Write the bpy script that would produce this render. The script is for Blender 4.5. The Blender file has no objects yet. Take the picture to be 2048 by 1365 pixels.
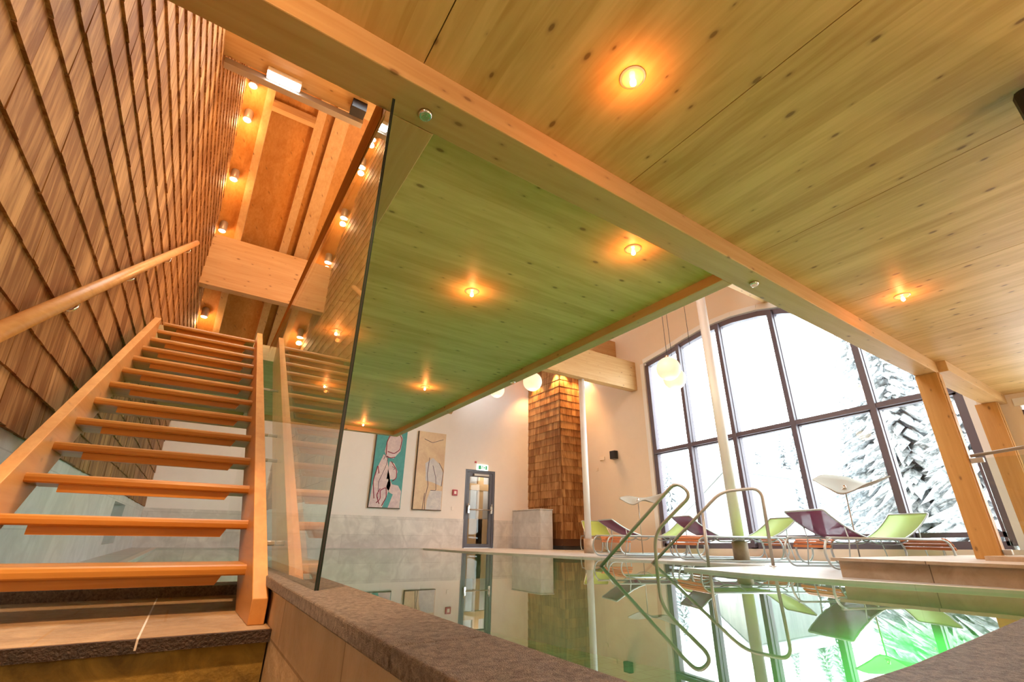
import bpy, bmesh, math, random
from mathutils import Vector, Matrix

random.seed(7)
C = bpy.context.scene.collection
S = bpy.context.scene
PI = math.pi

# ------------------------------------------------------------------ camera
PITCH, ROLL, AZ, FPX = 0.39866638, 0.01611547, 0.56513344, 930.8
ca, sa, cp, sp = math.cos(AZ), math.sin(AZ), math.cos(PITCH), math.sin(PITCH)
CW = Vector((sa * cp, ca * cp, sp))
_r = Vector((ca, -sa, 0.0)); _u = _r.cross(CW)
CR = math.cos(ROLL) * _r + math.sin(ROLL) * _u
CU = -math.sin(ROLL) * _r + math.cos(ROLL) * _u
cam = bpy.data.objects.new('camera', bpy.data.cameras.new('camera'))
C.objects.link(cam)
cam.data.sensor_width = 36.0
cam.data.lens = FPX / 2048 * 36.0
cam.data.clip_start = 0.02
cam.data.clip_end = 500
cam.matrix_world = Matrix(((CR.x, CU.x, -CW.x, 0), (CR.y, CU.y, -CW.y, 0), (CR.z, CU.z, -CW.z, 0), (0, 0, 0, 1)))
S.camera = cam

# measuring helpers: a sight line of the photo cut with a real plane of the place
def ray(x, y): return ((x - 1024) / FPX * CR - (y - 682.5) / FPX * CU + CW).normalized()
def onx(x, y, X): d = ray(x, y); return d * (X / d.x)
def ony(x, y, Y): d = ray(x, y); return d * (Y / d.y)
def onz(x, y, Z): d = ray(x, y); return d * (Z / d.z)
def onr(x, y, D): d = ray(x, y); return d * (D / math.hypot(d.x, d.y))
def onv(x, y, a, b):                      # vertical plane through a and b (plan points)
    n = Vector((-(b[1] - a[1]), b[0] - a[0], 0)); d = ray(x, y)
    return d * (n.dot(Vector((a[0], a[1], 0))) / n.dot(d))

# ------------------------------------------------------------------ world and render look
S.view_settings.view_transform = 'Standard'
S.view_settings.look = 'None'
S.view_settings.gamma = 1.0
S.view_settings.use_curve_mapping = False
S.view_settings.exposure = 1.1
W = bpy.data.worlds.new('World'); S.world = W; W.use_nodes = True
bg = W.node_tree.nodes['Background']
bg.inputs[0].default_value = (0.90, 0.97, 1.0, 1); bg.inputs[1].default_value = 5.2
S.cycles.max_bounces = 8
S.cycles.use_adaptive_sampling = True
S.cycles.adaptive_threshold = 0.06
S.cycles.diffuse_bounces = 3
S.cycles.glossy_bounces = 6
S.cycles.transparent_max_bounces = 12
S.cycles.transmission_bounces = 6
S.cycles.sample_clamp_indirect = 6.0
S.cycles.caustics_reflective = False
S.cycles.caustics_refractive = False
S.cycles.use_denoising = True

def lamp(name, kind, loc, energy, col, size=0.05, rot=(0, 0, 0), size_y=None, parent=None, spot=None):
    L = bpy.data.lights.new(name, kind); L.energy = energy; L.color = col
    if kind in ('POINT', 'SPOT'): L.shadow_soft_size = size
    if kind == 'SPOT': L.spot_size = spot or 1.2; L.spot_blend = 0.6
    if kind == 'AREA':
        L.size = size
        if size_y: L.shape = 'RECTANGLE'; L.size_y = size_y
    o = bpy.data.objects.new(name, L); C.objects.link(o); o.location = loc; o.rotation_euler = rot
    if parent: o.parent = parent
    return o

# ------------------------------------------------------------------ materials
def newmat(name):
    m = bpy.data.materials.new(name); m.use_nodes = True
    nt = m.node_tree
    return m, nt, nt.nodes, nt.links, nt.nodes['Principled BSDF']

def solid(name, col, rough=0.5, metal=0.0, emit=None, es=0.0, alpha=1.0, spec=0.5):
    m, nt, N, L, B = newmat(name)
    B.inputs['Base Color'].default_value = (*col, 1); B.inputs['Roughness'].default_value = rough
    B.inputs['Metallic'].default_value = metal
    B.inputs['Specular IOR Level'].default_value = spec
    if emit: B.inputs['Emission Color'].default_value = (*emit, 1); B.inputs['Emission Strength'].default_value = es
    B.inputs['Alpha'].default_value = alpha
    return m

def ramp(N, stops):
    r = N.new('ShaderNodeValToRGB'); e = r.color_ramp.elements
    while len(e) < len(stops): e.new(0.5)
    for i, (p, c) in enumerate(stops): e[i].position = p; e[i].color = (*c, 1)
    return r

def wood(name, c1, c2, axis='Y', scale=1.0, knots=0.5, rough=0.45, planks=None, tone=False, knotcol=(0.16, 0.07, 0.025), stretch=0.06, contrast=1.0):
    """grain stretched along one axis, knots, optional plank tone bands (width across the grain)"""
    m, nt, N, L, B = newmat(name)
    tc = N.new('ShaderNodeTexCoord')
    mp = N.new('ShaderNodeMapping')
    s = {'X': (stretch, 1, 1), 'Y': (1, stretch, 1), 'Z': (1, 1, stretch)}[axis]
    mp.inputs['Scale'].default_value = tuple(v * scale for v in s)
    L.new(tc.outputs['Object'], mp.inputs[0])
    n1 = N.new('ShaderNodeTexNoise'); n1.inputs['Scale'].default_value = 28; n1.inputs['Detail'].default_value = 6; n1.inputs['Distortion'].default_value = 0.6
    L.new(mp.outputs[0], n1.inputs['Vector'])
    n2 = N.new('ShaderNodeTexNoise'); n2.inputs['Scale'].default_value = 4.5; n2.inputs['Detail'].default_value = 3; n2.inputs['Distortion'].default_value = 1.2
    L.new(mp.outputs[0], n2.inputs['Vector'])
    mix = N.new('ShaderNodeMix'); mix.data_type = 'FLOAT'; mix.inputs[0].default_value = 0.55
    L.new(n1.outputs['Fac'], mix.inputs[2]); L.new(n2.outputs['Fac'], mix.inputs[3])
    fac = mix.outputs[0]
    if planks:
        sep = N.new('ShaderNodeSeparateXYZ'); L.new(tc.outputs['Object'], sep.inputs[0])
        ax = {'X': 'Y', 'Y': 'X', 'Z': 'X'}[axis]
        d = N.new('ShaderNodeMath'); d.operation = 'DIVIDE'; d.inputs[1].default_value = planks
        L.new(sep.outputs[ax], d.inputs[0])
        fl = N.new('ShaderNodeMath'); fl.operation = 'FLOOR'; L.new(d.outputs[0], fl.inputs[0])
        wn = N.new('ShaderNodeTexWhiteNoise'); wn.noise_dimensions = '1D'; L.new(fl.outputs[0], wn.inputs['W'])
        ad = N.new('ShaderNodeMath'); ad.operation = 'MULTIPLY_ADD'; ad.inputs[1].default_value = 0.16; ad.inputs[2].default_value = -0.08
        L.new(wn.outputs['Value'], ad.inputs[0])
        a2 = N.new('ShaderNodeMath'); a2.operation = 'ADD'; L.new(fac, a2.inputs[0]); L.new(ad.outputs[0], a2.inputs[1])
        fac = a2.outputs[0]
    if tone:
        at = N.new('ShaderNodeAttribute'); at.attribute_name = 'tone'
        ad = N.new('ShaderNodeMath'); ad.operation = 'MULTIPLY_ADD'; ad.inputs[1].default_value = 0.17; ad.inputs[2].default_value = -0.085
        L.new(at.outputs['Fac'], ad.inputs[0])
        a2 = N.new('ShaderNodeMath'); a2.operation = 'ADD'; L.new(fac, a2.inputs[0]); L.new(ad.outputs[0], a2.inputs[1])
        fac = a2.outputs[0]
    w = 0.16 / contrast
    r = ramp(N, [(0.5 - w, c2), (0.5 + w, c1)])
    L.new(fac, r.inputs[0])
    col = r.outputs[0]
    if knots > 0:
        sp3 = N.new('ShaderNodeSeparateXYZ'); L.new(tc.outputs['Object'], sp3.inputs[0])
        oth = [a for a in 'XYZ' if a != axis]
        sm_ = N.new('ShaderNodeMath'); sm_.operation = 'ADD'; L.new(sp3.outputs[oth[0]], sm_.inputs[0]); L.new(sp3.outputs[oth[1]], sm_.inputs[1])
        al_ = N.new('ShaderNodeMath'); al_.operation = 'MULTIPLY'; al_.inputs[1].default_value = 0.5; L.new(sp3.outputs[axis], al_.inputs[0])
        cb_ = N.new('ShaderNodeCombineXYZ'); L.new(al_.outputs[0], cb_.inputs[0]); L.new(sm_.outputs[0], cb_.inputs[1])
        v = N.new('ShaderNodeTexVoronoi'); v.voronoi_dimensions = '2D'; v.inputs['Scale'].default_value = 5.5 * scale; v.inputs['Randomness'].default_value = 1.0
        L.new(cb_.outputs[0], v.inputs['Vector'])
        sc_ = N.new('ShaderNodeSeparateColor'); L.new(v.outputs['Color'], sc_.inputs[0])
        rs = N.new('ShaderNodeMath'); rs.operation = 'MULTIPLY_ADD'; rs.inputs[1].default_value = 0.10; rs.inputs[2].default_value = -0.045; L.new(sc_.outputs[0], rs.inputs[0])
        df = N.new('ShaderNodeMath'); df.operation = 'SUBTRACT'; L.new(v.outputs['Distance'], df.inputs[0]); L.new(rs.outputs[0], df.inputs[1])
        kr = ramp(N, [(0.0, (1, 1, 1)), (0.03, (0.25, 0.25, 0.25)), (0.09, (0, 0, 0))]); L.new(df.outputs[0], kr.inputs[0])
        km = N.new('ShaderNodeMath'); km.operation = 'MULTIPLY'; km.inputs[1].default_value = knots; L.new(kr.outputs[0], km.inputs[0])
        mx = N.new('ShaderNodeMix'); mx.data_type = 'RGBA'
        L.new(km.outputs[0], mx.inputs[0]); L.new(col, mx.inputs[6]); mx.inputs[7].default_value = (*knotcol, 1)
        col = mx.outputs[2]
    L.new(col, B.inputs['Base Color'])
    B.inputs['Roughness'].default_value = rough; B.inputs['Specular IOR Level'].default_value = 0.25
    bp = N.new('ShaderNodeBump'); bp.inputs['Strength'].default_value = 0.12; bp.inputs['Distance'].default_value = 0.01
    L.new(n1.outputs['Fac'], bp.inputs['Height']); L.new(bp.outputs[0], B.inputs['Normal'])
    return m

def stone(name, c1, c2, scale=6, rough=0.5, bump=0.1, vein=None, tiles=None, grout=(0.3, 0.27, 0.24), tile_axes='XY', mortar=0.004):
    m, nt, N, L, B = newmat(name)
    tc = N.new('ShaderNodeTexCoord')
    n1 = N.new('ShaderNodeTexNoise'); n1.inputs['Scale'].default_value = scale; n1.inputs['Detail'].default_value = 8; n1.inputs['Roughness'].default_value = 0.65; n1.inputs['Distortion'].default_value = 0.8
    L.new(tc.outputs['Object'], n1.inputs['Vector'])
    r = ramp(N, [(0.35, c2), (0.65, c1)]); L.new(n1.outputs['Fac'], r.inputs[0]); col = r.outputs[0]
    if vein:
        w = N.new('ShaderNodeTexWave'); w.inputs['Scale'].default_value = 0.5; w.inputs['Distortion'].default_value = 22; w.inputs['Detail'].default_value = 4; w.wave_type = 'BANDS'; w.bands_direction = 'DIAGONAL'
        L.new(tc.outputs['Object'], w.inputs['Vector'])
        wr = ramp(N, [(0.80, (0, 0, 0)), (1.0, (0.75, 0.75, 0.75))]); L.new(w.outputs['Fac'], wr.inputs[0])
        mx = N.new('ShaderNodeMix'); mx.data_type = 'RGBA'; L.new(wr.outputs[0], mx.inputs[0]); L.new(col, mx.inputs[6]); mx.inputs[7].default_value = (*vein, 1)
        col = mx.outputs[2]
    if tiles:
        sep = N.new('ShaderNodeSeparateXYZ'); L.new(tc.outputs['Object'], sep.inputs[0])
        cb = N.new('ShaderNodeCombineXYZ'); L.new(sep.outputs[tile_axes[0]], cb.inputs[0]); L.new(sep.outputs[tile_axes[1]], cb.inputs[1])
        br = N.new('ShaderNodeTexBrick'); br.inputs['Scale'].default_value = 1.0; br.inputs['Brick Width'].default_value = tiles[0]; br.inputs['Row Height'].default_value = tiles[1]
        br.inputs['Mortar Size'].default_value = mortar; br.inputs['Mortar Smooth'].default_value = 0.1
        br.inputs['Color1'].default_value = (1, 1, 1, 1); br.inputs['Color2'].default_value = (0.86, 0.86, 0.86, 1); br.inputs['Mortar'].default_value = (*grout, 1)
        L.new(cb.outputs[0], br.inputs['Vector'])
        mx = N.new('ShaderNodeMix'); mx.data_type = 'RGBA'; mx.blend_type = 'MULTIPLY'; mx.inputs[0].default_value = 1.0
        L.new(col, mx.inputs[6]); L.new(br.outputs['Color'], mx.inputs[7]); col = mx.outputs[2]
    L.new(col, B.inputs['Base Color']); B.inputs['Roughness'].default_value = rough
    if bump:
        bp = N.new('ShaderNodeBump'); bp.inputs['Strength'].default_value = min(1, bump); bp.inputs['Distance'].default_value = 0.02
        n3 = N.new('ShaderNodeTexNoise'); n3.inputs['Scale'].default_value = scale * 6; n3.inputs['Detail'].default_value = 5
        L.new(tc.outputs['Object'], n3.inputs['Vector'])
        L.new(n3.outputs['Fac'], bp.inputs['Height']); L.new(bp.outputs[0], B.inputs['Normal'])
    return m

def clearglass(name, tint=(0.95, 0.98, 0.96), ior=1.5, rough=0.0, bump=None):
    m, nt, N, L, B = newmat(name)
    N.remove(B); out = N['Material Output']
    t = N.new('ShaderNodeBsdfTransparent'); t.inputs[0].default_value = (*tint, 1)
    g = N.new('ShaderNodeBsdfGlossy'); g.inputs['Roughness'].default_value = rough; g.inputs[0].default_value = (1, 1, 1, 1)
    f = N.new('ShaderNodeFresnel'); ge = N.new('ShaderNodeNewGeometry')
    io = N.new('ShaderNodeMath'); io.operation = 'MULTIPLY_ADD'; io.inputs[1].default_value = 1 / ior - ior; io.inputs[2].default_value = ior
    L.new(ge.outputs['Backfacing'], io.inputs[0]); L.new(io.outputs[0], f.inputs[0])
    mx = N.new('ShaderNodeMixShader'); L.new(f.outputs[0], mx.inputs[0]); L.new(t.outputs[0], mx.inputs[1]); L.new(g.outputs[0], mx.inputs[2])
    if bump:
        tc = N.new('ShaderNodeTexCoord'); n = N.new('ShaderNodeTexNoise'); n.inputs['Scale'].default_value = bump[0]; n.inputs['Detail'].default_value = 2
        L.new(tc.outputs['Object'], n.inputs['Vector'])
        bp = N.new('ShaderNodeBump'); bp.inputs['Strength'].default_value = bump[1]; bp.inputs['Distance'].default_value = 0.01
        L.new(n.outputs['Fac'], bp.inputs['Height']); L.new(bp.outputs[0], g.inputs['Normal']); L.new(bp.outputs[0], f.inputs['Normal'])
    L.new(mx.outputs[0], out.inputs[0])
    return m

M = {}
M['shingle'] = wood('cedar_shingle', (0.52, 0.27, 0.10), (0.21, 0.08, 0.022), axis='Z', scale=1.6, knots=0.0, rough=0.6, tone=True, stretch=0.07, contrast=1.25)
M['shingle_dark'] = solid('shingle_backing', (0.10, 0.04, 0.015), 0.9)
M['panelY'] = wood('spruce_ceiling_panel', (0.72, 0.48, 0.20), (0.52, 0.31, 0.10), axis='Y', planks=0.155, knots=0.8, scale=1.0, stretch=0.10)
M['panelX'] = wood('spruce_gallery_panel', (0.80, 0.60, 0.27), (0.62, 0.43, 0.16), axis='X', planks=0.16, knots=0.7, scale=1.0, stretch=0.10)
M['beamX'] = wood('spruce_beam_x', (0.66, 0.42, 0.19), (0.55, 0.31, 0.115), axis='X', knots=0.7, scale=1.0)
M['beamY'] = wood('spruce_beam_y', (0.66, 0.42, 0.19), (0.55, 0.31, 0.115), axis='Y', knots=0.7, scale=1.0)
M['roofY'] = wood('spruce_roof_board', (0.60, 0.29, 0.08), (0.46, 0.19, 0.04), axis='Y', knots=0.6, planks=0.14)
M['post'] = wood('spruce_post', (0.60, 0.32, 0.10), (0.46, 0.22, 0.06), axis='Z', knots=0.7)
M['larch'] = wood('larch_tread', (0.58, 0.26, 0.055), (0.40, 0.155, 0.025), axis='X', knots=0.0, rough=0.32, scale=1.3)
M['larchY'] = wood('larch_stringer', (0.72, 0.36, 0.12), (0.58, 0.25, 0.07), axis='Y', knots=0.3, rough=0.35, scale=1.0)
M['brownboard'] = wood('brown_stained_board', (0.36, 0.13, 0.02), (0.26, 0.085, 0.012), axis='Y', knots=0, rough=1.0)
M['brownboard'].node_tree.nodes['Principled BSDF'].inputs['Specular IOR Level'].default_value = 0.0
M['plaster'] = stone('white_plaster', (0.86, 0.82, 0.79), (0.84, 0.80, 0.77), 3, 0.85, 0.03)
M['plaster_warm'] = stone('warm_plaster', (0.83, 0.69, 0.54), (0.81, 0.67, 0.52), 3, 0.85, 0.03)
M['marble_xz'] = stone('grey_marble_back', (0.80, 0.78, 0.75), (0.60, 0.58, 0.56), 3.0, 0.35, 0.02, vein=(0.62, 0.60, 0.58), tiles=(1.6, 0.38), tile_axes='XZ', grout=(0.75, 0.75, 0.75))
M['marble_yz'] = stone('grey_marble_side', (0.80, 0.80, 0.78), (0.62, 0.62, 0.60), 3.0, 0.35, 0.02, vein=(0.64, 0.64, 0.62), tiles=(1.6, 0.38), tile_axes='YZ', grout=(0.75, 0.75, 0.75))
M['granite'] = stone('rough_grey_stone', (0.60, 0.48, 0.38), (0.25, 0.19, 0.145), 75, 0.6, 1.0)
M['coping_wall'] = stone('tan_stone_wall', (0.68, 0.47, 0.27), (0.48, 0.31, 0.16), 3, 0.6, 0.3, tiles=(0.75, 0.17), tile_axes='YZ', grout=(0.55, 0.5, 0.45))
M['landing'] = stone('warm_stone_landing', (0.50, 0.34, 0.19), (0.30, 0.19, 0.10), 5, 0.55, 0.5, tiles=(0.62, 0.34), tile_axes='XY', grout=(0.9, 0.8, 0.6))
M['olive'] = stone('olive_step_riser', (0.42, 0.27, 0.05), (0.17, 0.105, 0.022), 7, 0.8, 0.3)
M['dark_edge'] = stone('dark_stone_edge', (0.07, 0.04, 0.03), (0.03, 0.02, 0.015), 20, 0.5, 0.5)
M['deck'] = stone('pale_deck_tile', (0.66, 0.65, 0.62), (0.56, 0.55, 0.52), 2.5, 0.35, 0.02, tiles=(1.2, 0.6), tile_axes='YX', grout=(0.8, 0.8, 0.8))
M['platform'] = stone('brown_stone_platform', (0.60, 0.44, 0.31), (0.44, 0.31, 0.20), 4, 0.5, 0.1, tiles=(0.9, 0.5), tile_axes='YZ')
M['rim'] = solid('white_pool_rim', (0.78, 0.72, 0.66), 0.4)
M['pooltile'] = stone('pool_tile', (0.30, 0.50, 0.34), (0.24, 0.42, 0.28), 3, 0.5, 0.0, tiles=(0.3, 0.3))
M['water'] = clearglass('pool_water', (0.62, 0.93, 0.70), 1.33, 0.0, bump=(1.6, 0.035))
M['glass'] = clearglass('balustrade_glass', (0.93, 0.965, 0.94), 1.5)
M['pane'] = clearglass('window_glass', (0.96, 0.98, 0.97), 1.3)
M['gedge'] = solid('glass_edge_green', (0.012, 0.03, 0.022), 0.15)
M['frame'] = solid('dark_window_frame', (0.13, 0.105, 0.13), 0.45)
M['frame_blue'] = solid('grey_blue_door_frame', (0.10, 0.10, 0.125), 0.35)
M['steel'] = solid('brushed_steel', (0.44, 0.38, 0.31), 0.4, 0.5)
M['tube'] = solid('painted_grey_tube', (0.50, 0.55, 0.55), 0.35, 0.6)
M['chrome'] = solid('chrome', (0.75, 0.72, 0.68), 0.15, 1.0)
M['white'] = solid('white_paint', (0.85, 0.82, 0.78), 0.4)
M['black'] = solid('black_plastic', (0.012, 0.01, 0.012), 0.4)
M['darkgrey'] = solid('dark_grey_plastic', (0.05, 0.05, 0.05), 0.5)
M['lime'] = solid('lime_mesh_fabric', (0.42, 0.60, 0.16), 0.7, alpha=0.94)
M['purple'] = solid('plum_mesh_fabric', (0.30, 0.06, 0.15), 0.7, alpha=0.82)
M['slat'] = wood('red_brown_slat', (0.60, 0.21, 0.07), (0.44, 0.13, 0.04), axis='Y', knots=0, rough=0.4)
M['globe'] = solid('glowing_globe', (0.5, 0.42, 0.3), 0.5, emit=(1.0, 0.83, 0.56), es=0.36)
M['bulb'] = solid('lit_bulb', (1, 0.8, 0.5), 0.5, emit=(1.0, 0.74, 0.42), es=16)
M['spotface'] = solid('lit_spot_face', (1, 0.8, 0.6), 0.5, emit=(1.0, 0.88, 0.72), es=9)
M['emerg'] = solid('lit_white_panel', (1, 1, 1), 0.5, emit=(0.95, 0.98, 1.0), es=11)
M['signgreen'] = solid('exit_sign_green', (0.01, 0.30, 0.12), 0.5, emit=(0.02, 0.5, 0.2), es=0.15)
M['signwhite'] = solid('exit_sign_white', (0.9, 1, 0.95), 0.5, emit=(0.85, 1.0, 0.9), es=0.5)
M['red'] = solid('fire_alarm_red', (0.42, 0.03, 0.05), 0.4)
M['snow'] = stone('snow', (0.92, 0.94, 0.96), (0.80, 0.84, 0.88), 0.6, 0.9, 0.0)
M['snowtree'] = stone('snowy_needles', (0.62, 0.64, 0.66), (0.13, 0.145, 0.15), 7.0, 0.9, 0.0)
M['bark'] = solid('bark', (0.18, 0.13, 0.10), 0.9)
M['shed'] = wood('weathered_board', (0.42, 0.44, 0.42), (0.26, 0.29, 0.28), axis='Z', knots=0, planks=0.4)
M['teal'] = stone('teal_paint', (0.10, 0.40, 0.40), (0.08, 0.33, 0.34), 8, 0.7, 0.2)
M['pinkwhite'] = stone('pink_white_paint', (0.78, 0.66, 0.66), (0.62, 0.50, 0.54), 8, 0.7, 0.3)
M['crimson'] = solid('crimson_paint', (0.36, 0.05, 0.10), 0.7)
M['ochre'] = stone('ochre_paint', (0.78, 0.62, 0.42), (0.68, 0.50, 0.34), 3, 0.7, 0.3)
M['greywash'] = stone('grey_wash_paint', (0.72, 0.71, 0.71), (0.56, 0.56, 0.60), 6, 0.7, 0.3)
M['umbrapaint'] = solid('dark_line_paint', (0.10, 0.08, 0.13), 0.7)
M['canvas_edge'] = solid('canvas_edge', (0.10, 0.07, 0.05), 0.8)
M['sail'] = solid('cream_sailcloth', (0.33, 0.31, 0.25), 0.7)
M['tanreflection'] = solid('tan_reflection_bar', (0.60, 0.38, 0.19), 0.8)
M['lampring'] = solid('lit_glass_ring', (0.70, 0.60, 0.5), 0.25, emit=(1.0, 0.5, 0.2), es=0.12)
M['lampglass'] = clearglass('lamp_glass', (1.0, 0.9, 0.78), 1.45, 0.05)

# ------------------------------------------------------------------ mesh helpers
def box(bm, x0, x1, y0, y1, z0, z1, mi=0):
    v = [bm.verts.new(p) for p in ((x0, y0, z0), (x1, y0, z0), (x1, y1, z0), (x0, y1, z0), (x0, y0, z1), (x1, y0, z1), (x1, y1, z1), (x0, y1, z1))]
    fs = []
    for q in ((3, 2, 1, 0), (4, 5, 6, 7), (0, 1, 5, 4), (1, 2, 6, 5), (2, 3, 7, 6), (3, 0, 4, 7)):
        f = bm.faces.new([v[i] for i in q]); f.material_index = mi; fs.append(f)
    return v, fs
def prism(bm, poly, vec, mi=0):
    """extrude a planar 3-D polygon by vec"""
    a = [bm.verts.new(p) for p in poly]; b = [bm.verts.new(Vector(p) + Vector(vec)) for p in poly]
    n = len(a); bm.faces.new(a).material_index = mi; bm.faces.new(b[::-1]).material_index = mi
    for i in range(n): bm.faces.new((a[i], b[i], b[(i + 1) % n], a[(i + 1) % n])).material_index = mi
def plan(bm, pts, z0, z1, mi=0): prism(bm, [(x, y, z0) for x, y in pts], (0, 0, z1 - z0), mi)
def tube(bm, pts, r, n=10, bend=0.0, mi=0, flat=1.0, cap=True):
    pts = [Vector(p) for p in pts]
    if bend > 0:
        q = [pts[0]]
        for i in range(1, len(pts) - 1):
            a, b, c = pts[i - 1], pts[i], pts[i + 1]
            la, lc = min(bend, (a - b).length * .49), min(bend, (c - b).length * .49)
            p0 = b + (a - b).normalized() * la; p2 = b + (c - b).normalized() * lc
            for k in range(7):
                t = k / 6; q.append(p0 * (1 - t) ** 2 + b * 2 * t * (1 - t) + p2 * t * t)
        q.append(pts[-1]); pts = q
    rings = []; up = Vector((0, 0, 1)); prev = None
    for i, p in enumerate(pts):
        t = (pts[min(i + 1, len(pts) - 1)] - pts[max(i - 1, 0)]).normalized()
        if prev is None:
            u = t.cross(up)
            if u.length < 1e-3: u = t.cross(Vector((1, 0, 0)))
            u.normalize()
        else:
            u = prev - t * prev.dot(t); u.normalize()
        prev = u; v = t.cross(u)
        rings.append([bm.verts.new(p + u * math.cos(a) * r + v * math.sin(a) * r * flat) for a in (2 * PI * k / n for k in range(n))])
    for a, b in zip(rings, rings[1:]):
        for k in range(n):
            f = bm.faces.new((a[k], a[(k + 1) % n], b[(k + 1) % n], b[k])); f.smooth = True; f.material_index = mi
    if cap:
        bm.faces.new(rings[0][::-1]).material_index = mi; bm.faces.new(rings[-1]).material_index = mi
def lathe(bm, prof, c=(0, 0, 0), n=28, mi=0, smooth=True):
    c = Vector(c); rings = []
    for r, z in prof:
        rings.append([bm.verts.new(c + Vector((r * math.cos(2 * PI * k / n), r * math.sin(2 * PI * k / n), z))) for k in range(n)])
    for a, b in zip(rings, rings[1:]):
        for k in range(n):
            f = bm.faces.new((a[k], a[(k + 1) % n], b[(k + 1) % n], b[k])); f.smooth = smooth; f.material_index = mi
    bm.faces.new(rings[0][::-1]).material_index = mi; bm.faces.new(rings[-1]).material_index = mi
def obj(name, bm, mats, parent=None, bevel=0.0, recalc=True):
    if recalc: bmesh.ops.recalc_face_normals(bm, faces=bm.faces)
    me = bpy.data.meshes.new(name); bm.to_mesh(me); bm.free()
    for m in (mats if isinstance(mats, (list, tuple)) else [mats]): me.materials.append(M[m])
    o = bpy.data.objects.new(name, me); C.objects.link(o)
    if parent: o.parent = parent; o.matrix_parent_inverse = Matrix.Translation(-Vector(parent.location)) if parent.get('_w') else Matrix.Identity(4)
    if bevel > 0:
        b = o.modifiers.new('bevel', 'BEVEL'); b.width = bevel; b.segments = 2; b.limit_method = 'ANGLE'
    return o
def wobj(name, bm, mats, parent, bevel=0.0):
    o = obj(name, bm, mats, None, bevel); o.parent = parent
    o.matrix_parent_inverse = (Matrix.Translation(parent.location) @ Matrix.Rotation(parent.rotation_euler.z, 4, 'Z')).inverted(); return o
def tag(o, label, cat, group=None, kind=None):
    o['label'] = label; o['category'] = cat
    if group: o['group'] = group
    if kind: o['kind'] = kind
    return o
def struct(o, label=None): 
    o['kind'] = 'structure'
    if label: o['label'] = label
    return o
def thing(name, label, cat, loc=(0, 0, 0), rotz=0.0, group=None):
    """Empty at a thing's base; its parts are modelled in local coordinates"""
    o = bpy.data.objects.new(name, None); C.objects.link(o); o.location = loc; o.rotation_euler = (0, 0, rotz)
    o.empty_display_size = 0.1
    return tag(o, label, cat, group)
def dup(root, loc, rotz=None, label=None):
    r = root.copy(); C.objects.link(r); r.location = loc
    if rotz is not None: r.rotation_euler = (0, 0, rotz)
    if label: r['label'] = label
    for ch in list(root.children):
        c = ch.copy(); C.objects.link(c); c.parent = r
        for g in list(ch.children):
            d = g.copy(); C.objects.link(d); d.parent = c
    return r
def B_(): return bmesh.new()
def onebox(name, dims, mat, parent=None, bevel=0.0):
    bm = B_(); box(bm, *dims); return obj(name, bm, mat, parent, bevel)

ZF, ZW, ZC = -0.31, -0.33, -0.155          # deck, water, raised coping
ZB, ZS, ZN = 1.87, 1.95, 2.02              # beam underside, gallery ceiling, near ceiling
YB, XL, XR = 12.75, -0.90, 9.60            # back wall, shingled wall, window wall
def roof(y): return 11.94 - 0.64 * y       # underside of the gallery rafters, behind the ridge

# ================================================================== large structure
# deck around the pool (its blocks reach down and close the basin)
bm = B_(); ZP = -1.75
box(bm, XL, -0.47, 3.42, YB, ZP, ZF)
box(bm, -0.47, XR, 12.45, YB, ZP, ZF)
A0, A1 = onz(928, 1104, -.32), onz(1525, 1134, -.32)
eA = [(A0.x - 0.05, 12.45), (A0.x, A0.y), (A1.x, A1.y)]
Bt = (5.05, A1.y - 0.0)
plan(bm, [(XR, 12.45), eA[0], eA[1], eA[2], (XR, A1.y)], ZP, ZF)
eB = [(5.02, A1.y), (4.83, 3.07), (4.92, 2.29), (5.18, 1.2), (5.32, 0.39)]
plan(bm, [(XR, A1.y)] + eB + [(XR, 0.39)], ZP, ZF)
floor = struct(obj('floor', bm, 'deck'), 'pale stone tiled pool deck running up to the back and window walls')
bm = B_(); box(bm, XL - 3, XR + .5, -4.2, YB + .3, ZP - .1, ZP); struct(obj('floor', bm, 'pooltile'), 'green tinted tiled bottom of the pool')
# lower entry floor behind the camera
bm = B_(); box(bm, XL, 0.33, -4.0, 2.06, -1.35, -1.28); struct(obj('floor', bm, 'olive'), 'lower entrance floor in front of the stone landing')
bm = B_(); box(bm, .49, XR, -4.0, 0.05, -.42, -.37); struct(obj('floor', bm, 'deck'), 'deck floor on the near side of the pool')

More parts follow.
